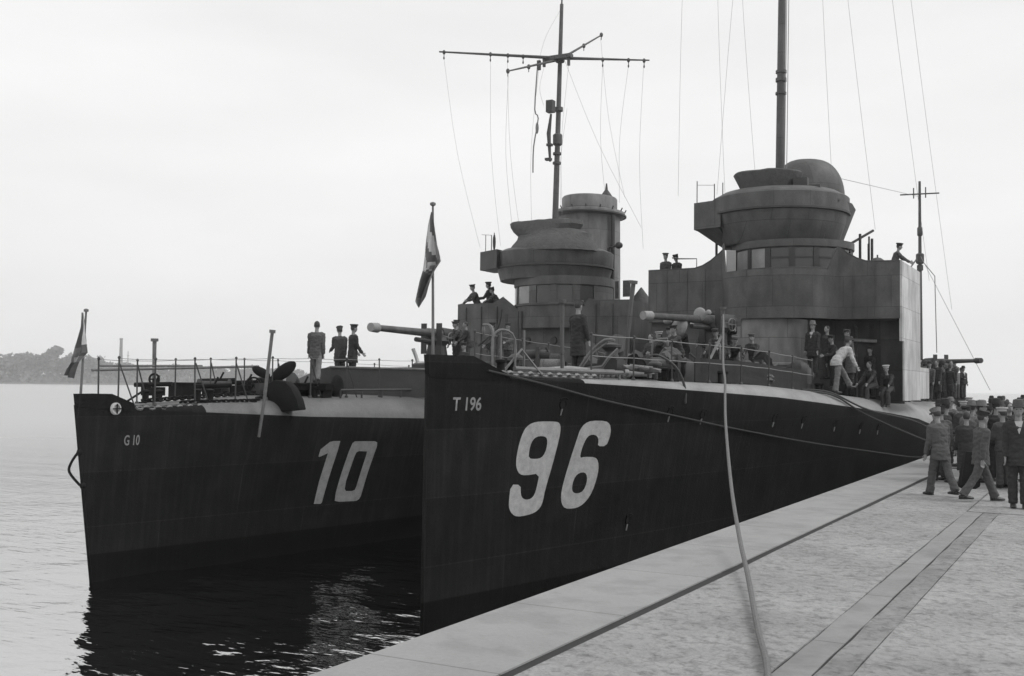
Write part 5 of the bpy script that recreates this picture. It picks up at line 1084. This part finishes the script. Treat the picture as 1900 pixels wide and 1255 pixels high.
person('middle sailor on the left ship bridge wing with a pale face', (-23.6, 41.3, 7.05), 1.8, dict(lean=.12, la=.6, le=.9), dict(jacket=NAVY, trousers=NAVY, hat='sailor', hatm=NAVY), gw, hgt=1.95)
person('bending man nearest the chart house on the left ship bridge wing', (-23.0, 41.0, 7.0), 2.0, dict(lean=.5, la=.9, ra=.8), dict(jacket=MIDCL, trousers=NAVY, hat='cap', hatm=DARKCL), gw, hgt=1.8)
person('man whose head is leftmost above the nearer ship bridge wing screen', (-15.0-.15+.5, 38.9, 7.85), 2.9, {}, dict(jacket=NAVY, trousers=NAVY, hat='sailor', hatm=MIDCL), gw, hgt=1.72)
person('man whose head is second above the nearer ship bridge wing screen', (-14.25, 39.0, 7.8), 2.7, dict(head=.2), dict(jacket=DARKCL, trousers=NAVY, hat='cap', hatm=DARKCL), gw, hgt=1.72)
person('sailor leaning over the right end of the nearer bridge screen', (-6.5, 39.2, 8.0), -1.3, dict(lean=.35, la=.9, ra=.8, le=.3), dict(jacket=MIDCL, trousers=NAVY, hat='sailor', hatm=DARKCL), gw, hgt=1.6)
dT = 4.78
person('stout man in a dark overcoat standing on the bow deck of the nearer ship', (-10.75, 22.9, dT-.02), -.3, dict(la=.15, ra=.1, lo=.2, ro=.2), dict(jacket=DARKCL, trousers=DARKCL, hat='cap', hatm=MIDCL, long=.3), 'people on the nearer foredeck', hgt=1.76)
for i, (x, y, z, rz, ps, o, h, lab) in enumerate([
    (-11.35, 34.6, 5.2, 2.4, dict(lean=.1, la=1.2, le=.4, ra=1.6, ro=.3), dict(jacket=NAVY, trousers=NAVY, hat='sailor', hatm=DARKCL), 1.76, 'tallest dark sailor raising his arms behind the covered gun'),
    (-11.75, 35.1, 5.1, 2.9, dict(la=.4, ra=.4), dict(jacket=DARKCL, trousers=NAVY, hat='cap', hatm=LIGHTCL), 1.74, 'light capped crewman standing left behind the covered gun'),
    (-10.75, 33.6, 4.6, 3.3, dict(lean=.6, la=.9, ra=.9), dict(jacket=NAVY, trousers=MIDCL, hat='sailor', hatm=NAVY), 1.7, 'crewman bending over the gear right of the covered gun'),
    (-12.5, 33.0, 4.6, 2.2, dict(lean=.2, la=.6, le=.7), dict(jacket=DARKCL, trousers=DARKCL, hat='sailor', hatm=WHITECL), 1.72, 'sailor with a white cap under the barrel of the covered gun'),
    (-13.3, 34.0, 4.6, 2.8, dict(la=.2, ra=.5), dict(jacket=NAVY, trousers=NAVY, hat=None), 1.7, 'bareheaded crewman farthest left beside the covered gun'),
    (-9.9, 31.9, 4.65, 3.6, dict(lean=1.0, la=1.1, ra=1.0, ll=.3, lk=.5, rk=.4), dict(jacket=DARKCL, trousers=NAVY, hat='cap', hatm=MIDCL), 1.7, 'crouching man low on the deck in front of the covered gun')]):
    person(lab, (x, y, z), rz, ps, o, gg, hgt=h)
gr = 'people under the bridge overhang'
person('civilian in a dark suit with a light felt hat beside the conning drum', (-8.62, 36.6, 4.95), 2.9, dict(la=.1, ra=.1), dict(jacket=DARKCL, trousers=DARKCL, hat='brim', hatm=LIGHTCL, collar=WHITECL, long=.12), gr, hgt=1.8, face=True)
person('dark suited bareheaded man standing close behind the man in the felt hat', (-8.35, 37.5, 4.9), 2.5, dict(la=.2), dict(jacket=NAVY, trousers=NAVY, hat=None), gr, hgt=1.78)
person('man in a white shirt and cap stooping with one leg over the deck edge', (-7.2, 33.6, 4.45), -.75, dict(lean=.75, ll=.7, rl=-.1, lk=.15, rk=.05, la=.95, le=.7, ra=.2, re=.3, lo=.6, ro=.25, head=-.2), dict(jacket=WHITECL, trousers=LIGHTCL, hat='cap', hatm=MIDCL), gr, hgt=1.84)
person('person in a long grey coat behind the white shirted man', (-7.45, 36.8, 4.75), 2.2, dict(lean=.15, la=.6, le=.6), dict(jacket=MIDCL, trousers=DARKCL, hat='cap', hatm=NAVY, long=.45), gr, hgt=1.76)
person('seated crewman with pale face, left of the two low figures by the pale screen', (-7.0, 38.3, 4.35), 2.6, dict(lean=.35, ll=1.3, rl=1.3, lk=1.3, rk=1.3, la=.7, ra=.7, sit=True, seat=.3), dict(jacket=NAVY, trousers=NAVY, hat=None), gr, hgt=1.7)
person('crouching crewman in a pale cap, right of the two low figures by the pale screen', (-6.55, 38.6, 4.3), 3.0, dict(lean=.5, ll=1.2, rl=1.2, lk=1.3, rk=1.3, la=.9, sit=True, seat=.25), dict(jacket=DARKCL, trousers=NAVY, hat='sailor', hatm=WHITECL), gr, hgt=1.7)
person('crewman standing in the shadow behind the coat wearer under the bridge', (-7.9, 38.9, 4.3), 2.9, dict(la=.5), dict(jacket=NAVY, trousers=NAVY, hat='sailor', hatm=NAVY), gr, hgt=1.75)
person('sailor at the barrel of the aft gun on the nearer ship', (-7.0, 57.6, 4.15), 2.4, dict(lean=.2, la=.8), dict(jacket=NAVY, trousers=NAVY, hat='sailor', hatm=WHITECL), gg, hgt=1.74)

# crowd: six prototypes copied along the quay and the after deck
post(shipT, [(-9.95, 31.2, 6.9), (-9.97, 31.2, 4.7)], .05, GREY)
# lumps of covered and stowed gear
rnd = random.Random(33)
for i, (x, y, r, h, mm) in enumerate([(-10.1, 27.0, .42, .5, CANV), (-9.6, 28.0, .35, .35, BLACK), (-10.6, 28.6, .5, .6, GREYD), (-9.4, 29.6, .3, .35, CANV), (-10.0, 30.6, .45, .55, BLACK), (-11.2, 30.2, .5, .6, GREYD), (-11.9, 28.4, .5, .5, CANV), (-9.2, 30.9, .35, .4, GREYD), (-10.5, 25.8, .3, .4, BLACK), (-11.8, 25.8, .4, .4, GREYD), (-9.3, 33.0, .45, .6, BLACK), (-8.6, 34.6, .45, .45, GREYD), (-12.0, 31.4, .4, .7, BLACK), (-12.9, 31.8, .4, .6, GREYD)]):
    b = MB(); b.ell((x, y, 4.74+h*.3), (r, r*.8, h*1.3), 18, 12, M=Matrix.Rotation(rnd.uniform(0, 3), 3, 'Z'))
    b.v = [V((p.x, p.y, max(p.z, 4.72)))+V((noise.noise(p*4), noise.noise(p*4+V((9, 0, 0))), .6*noise.noise(p*5)))*.14 for p in b.v]; b.build('covered_gear', mm, shipT)
for i, (x, y, z, a, t, l_) in enumerate([(-10.3, 27.6, 5.0, .4, .5, 1.2), (-9.7, 29.2, 5.0, 1.9, .9, 1.1), (-10.4, 30.9, 5.2, .9, -.6, 1.3), (-9.4, 31.6, 5.1, 2.4, .7, 1.0), (-11.3, 28.2, 5.1, .2, .3, 1.6), (-10.2, 24.9, 5.0, 1.2, -.4, 1.0), (-11.0, 26.8, 5.1, 2.6, .8, 1.2), (-9.0, 32.4, 5.1, .7, .5, .9), (-10.9, 31.8, 5.3, 1.5, .9, 1.2)]):
    d = V((cos(a)*cos(t), sin(a)*cos(t), sin(t)))*l_/2; b = MB(); b.tube([V((x, y, z))-d, V((x, y, z))+d], .03, 6); b.build('handspike', [STEEL, SPAR, GREYD][i % 3], shipT)
# more gear on the nearer foredeck
TIM = mat('bleached_timber', .3)
rnd = random.Random(21)
def gear(kind, x, y, a=0):
    z = 4.79; b = MB()
    if kind == 'cleat': b.tube([(x-.16*cos(a), y-.16*sin(a), z+.1), (x+.16*cos(a), y+.16*sin(a), z+.1)], .025, 6); b.box((x, y, z+.05), (.1, .07, .1), rz=a); m = STEEL
    elif kind == 'mushroom_ventilator': b.lathe((x, y), [(.07, z-.02), (.07, z+.3), (.17, z+.31), (.17, z+.36), (.08, z+.43), (.01, z+.45)], 14); m = GREYD
    elif kind == 'rope_reel': b.tube([(x-.2*cos(a), y-.2*sin(a), z+.22), (x+.2*cos(a), y+.2*sin(a), z+.22)], .17, 14); b.tube([(x-.24*cos(a), y-.24*sin(a), z+.22), (x-.2*cos(a), y-.2*sin(a), z+.22)], .23, 14); b.tube([(x+.24*cos(a), y+.24*sin(a), z+.22), (x+.2*cos(a), y+.2*sin(a), z+.22)], .23, 14); m = ROPE
    elif kind == 'davit_arm': b.tube([(x, y, z-.03), (x, y, z+.75), (x+.1*cos(a), y+.1*sin(a), z+.98), (x+.4*cos(a), y+.4*sin(a), z+1.02)], .03, 6, smooth=3); b.ell((x+.4*cos(a), y+.4*sin(a), z+.9), (.04, .04, .1), 8, 6); m = STEEL
    elif kind == 'rolled_awning': b.tube([(x-.8*cos(a), y-.8*sin(a), z+.1), (x, y, z+.13), (x+.8*cos(a), y+.8*sin(a), z+.1)], [.07, .1, .07], 9, smooth=3); m = CANVL
    elif kind == 'hand_winch':
        b.box((x, y, z+.3), (.08, .3, .6), rz=a); b.tube([(x-.25*cos(a), y-.25*sin(a), z+.45), (x+.25*cos(a), y+.25*sin(a), z+.45)], .1, 10); b.tube([(x+.25*cos(a), y+.25*sin(a), z+.45), (x+.25*cos(a), y+.25*sin(a)-.2, z+.6)], .02, 5); m = GREYD
    elif kind == 'hatch': b.box((x, y, z+.14), (.7, .7, .3), rz=a); b.box((x, y, z+.32), (.76, .76, .05), rz=a); m = GREYD
    b.build(kind, m, shipT)
for kd, x, y, a in [('cleat', -10.72, 19.3, 1.3), ('mushroom_ventilator', -10.75, 19.9, 0), ('davit_arm', -10.9, 19.2, 2.6), ('rolled_awning', -10.35, 21.6, 1.2), ('hand_winch', -10.6, 20.6, .4), ('rope_reel', -10.9, 21.9, .3),
    ('hatch', -11.2, 24.9, .1), ('rolled_awning', -10.0, 24.6, 1.35), ('cleat', -9.5, 24.2, 1.2), ('mushroom_ventilator', -9.75, 25.2, 0), ('davit_arm', -10.3, 26.4, .2), ('hand_winch', -9.5, 26.0, .9), ('rope_reel', -9.3, 27.6, 1.2),
    ('rolled_awning', -9.0, 29.4, 1.45), ('mushroom_ventilator', -10.2, 28.4, 0), ('davit_arm', -9.3, 28.9, 2.2), ('hatch', -11.0, 29.0, 0), ('rope_reel', -10.3, 30.0, 2.0), ('hand_winch', -8.9, 31.2, 1.2), ('davit_arm', -9.9, 32.6, 2.8), ('cleat', -8.7, 29.9, 1.4)]: gear(kd, x, y, a)
def gearG(x, y, a, h):
    b = MB(); b.box((x, y, 4.2+h/2), (.5, .35, h), rz=a); b.tube([(x-.5*cos(a), y-.5*sin(a), 4.25+h), (x+.5*cos(a), y+.5*sin(a), 4.28+h)], .06, 7); b.tube([(x, y, 4.2+h), (x+.1, y+.1, 4.5+h)], .03, 5); b.build('deck_winch', BLACK, shipG)
for q in ((-21.6, 20.4, .4, .22), (-21.9, 24.2, .1, .3), (-22.6, 23.8, 1.1, .35), (-21.0, 21.9, .6, .2), (-20.0, 24.4, .3, .25)): gearG(*q)
for i, (x, y, z, rz, ps, o, h, lab) in enumerate([
    (-11.6, 32.0, 4.75, 2.6, dict(lean=.35, la=1.1, ra=.7, le=.4), dict(jacket=NAVY, trousers=NAVY, hat='sailor', hatm=DARKCL), 1.72, 'sailor leaning in under the barrel of the covered gun'),
    (-10.95, 35.0, 5.2, 3.4, dict(la=.9, ra=.3, le=.9), dict(jacket=DARKCL, trousers=NAVY, hat='sailor', hatm=NAVY), 1.7, 'dark sailor standing right of the one raising his arms at the covered gun'),
    (-12.9, 34.8, 4.8, 2.5, dict(lean=.1, la=.3), dict(jacket=MIDCL, trousers=DARKCL, hat='cap', hatm=DARKCL), 1.75, 'man in a grey jacket in the group left of the covered gun'),
    (-9.9, 34.2, 4.6, 3.0, dict(lean=.3, la=.6, ra=.6), dict(jacket=NAVY, trousers=NAVY, hat='sailor', hatm=MIDCL), 1.68, 'sailor stooping between the covered gun and the conning drum'),
    (-11.9, 33.4, 4.9, 2.4, dict(lean=.2, la=.9, ra=.5, le=.6), dict(jacket=DARKCL, trousers=NAVY, hat=None), 1.7, 'bareheaded dark crewman close against the covered gun barrel'),
    (-10.5, 32.6, 4.75, 3.1, dict(lean=.7, la=1.0, ra=.8), dict(jacket=NAVY, trousers=NAVY, hat='cap', hatm=DARKCL), 1.72, 'crewman doubled over in front of the gun breech'),
    (-8.1, 37.3, 4.6, 2.2, dict(lean=.1, la=.5, le=.9), dict(jacket=DARKCL, trousers=DARKCL, hat='cap', hatm=DARKCL), 1.74, 'capped man in black between the dark suits and the coat wearer'),
    (-7.2, 39.0, 4.3, 2.7, dict(lean=.1, la=.3), dict(jacket=DARKCL, trousers=NAVY, hat='sailor', hatm=NAVY), 1.72, 'sailor standing in shadow behind the two low figures')]):
    person(lab, (x, y, z), rz, ps, o, gg, hgt=h)
for i, (x, y, z, rz, o, h, lab) in enumerate([
    (-19.2, 33.8, 5.0, 2.3, dict(jacket=NAVY, trousers=NAVY, hat='sailor', hatm=NAVY), 1.75, 'sailor in the rear of the group behind the left ship gun'),
    (-18.8, 31.2, 4.2, 2.8, dict(jacket=DARKCL, trousers=DARKCL, hat='cap', hatm=DARKCL), 1.74, 'man seen just above the nearer bow beside the left ship gun')]):
    person(lab, (x, y, z), rz, dict(la=.4, ra=.2, le=.5), o, gg, hgt=h)
cg = 'crowd along the quay beyond'
POSES = [(dict(la=.1, ra=.0, ll=.06), dict(jacket=DARKCL, trousers=DARKCL, hat='brim', hatm=MIDCL)), (dict(lean=.08, ll=.25, rl=-.2, la=.2, ra=-.2), dict(jacket=MIDCL, trousers=DARKCL, hat='cap', hatm=DARKCL)),
         (dict(la=.3, le=.8), dict(jacket=NAVY, trousers=NAVY, hat='sailor', hatm=WHITECL)), (dict(ra=.4, re=1.2), dict(jacket=DARKCL, trousers=NAVY, hat='brim', hatm=DARKCL, collar=WHITECL)),
         (dict(lean=.05, la=-.1), dict(jacket=LIGHTCL, trousers=MIDCL, hat='brim', hatm=LIGHTCL)), (dict(la=.2, ra=.2), dict(jacket=DARKCL, trousers=DARKCL, hat=None, long=.4))]
KIND = ['dark suit and brimmed hat', 'grey jacket and cap', 'uniform and white cap', 'dark suit and pale collar', 'light suit and hat', 'long coat and bareheaded']
rnd = random.Random(11); spots = []
tries = 0
while len(spots) < 84 and tries < 6000:
    tries += 1; y = 25.6+36*rnd.random()**1.3; x = y*rnd.uniform(-.130, -.02)
    if x < -4.5: continue
    if all(hypot(x-a, y-c) > .5 for a, c in spots): spots.append((x, y))
spots.sort(key=lambda q: q[1]); proto = {}
def zone(x, y):
    d = 'just beyond the walkers' if y < 31 else ('behind the walkers' if y < 38 else ('in mid crowd' if y < 47 else 'far back'))
    r = x/y; s_ = 'by the quay edge' if r < -.10 else ('left of centre walker' if r < -.085 else ('right of centre walker' if r < -.06 else 'at right frame edge'))
    return d+', '+s_
for i, (x, y) in enumerate(spots):
    j = (i*5+int(x*7)) % 6; rz = rnd.uniform(0, 2*pi) if i % 3 else rnd.uniform(-.5, .5); sc = rnd.uniform(.92, 1.07)
    lab = 'person in '+KIND[j]+' '+zone(x, y)
    if j not in proto: o = proto[j] = person(lab, (0, 0, 0), 0, POSES[j][0], POSES[j][1], cg, vox=.018, hgt=1.72)
    else: o = copy_tree(proto[j])
    o.location = (x, y, QZ); o.rotation_euler = (0, 0, rz); o.scale = (sc, sc, sc); tag(o, lab, 'person', cg+', '+KIND[j]+' '+zone(x, y))
rnd = random.Random(3)
for i in range(34):
    if i < 14: x, y, z = -8.6+2.3*rnd.random(), 57.2+2.6*rnd.random(), 4.15
    else: x, y, z = -8.0+1.5*rnd.random(), 44.5+12*rnd.random(), 4.1
    j = (i*5+1) % 6; o = copy_tree(proto[j]); o.location = (x, y, z); o.rotation_euler = (0, 0, rnd.uniform(0, 6.28)); s_ = rnd.uniform(.84, 1.08); o.scale = (s_,)*3
    wh = 'round the aft gun of the nearer ship' if i < 14 else 'along the after deck of the nearer ship'
    tag(o, 'person in '+KIND[j]+' crowded '+wh, 'person', 'crowd '+wh+', '+KIND[j])

# ------------------------------------------------------------------ haze over the harbour
hb = MB(); hb.box((-700, 650, 22), (2600, 2300, 54)); HZ = hb.build('haze', bpy.data.materials.new('harbour_haze'), smooth=False)
m = HZ.data.materials[0]; m.use_nodes = True; t = m.node_tree; t.nodes.clear()
pv = nn(t, 'ShaderNodeVolumePrincipled'); pv.inputs['Density'].default_value = 0.0005; pv.inputs['Color'].default_value = (1, 1, 1, 1); pv.inputs['Anisotropy'].default_value = .85
mo = nn(t, 'ShaderNodeOutputMaterial'); t.links.new(pv.outputs[0], mo.inputs['Volume'])
tag(HZ, 'pale haze filling the air over the harbour', 'haze', kind='stuff')
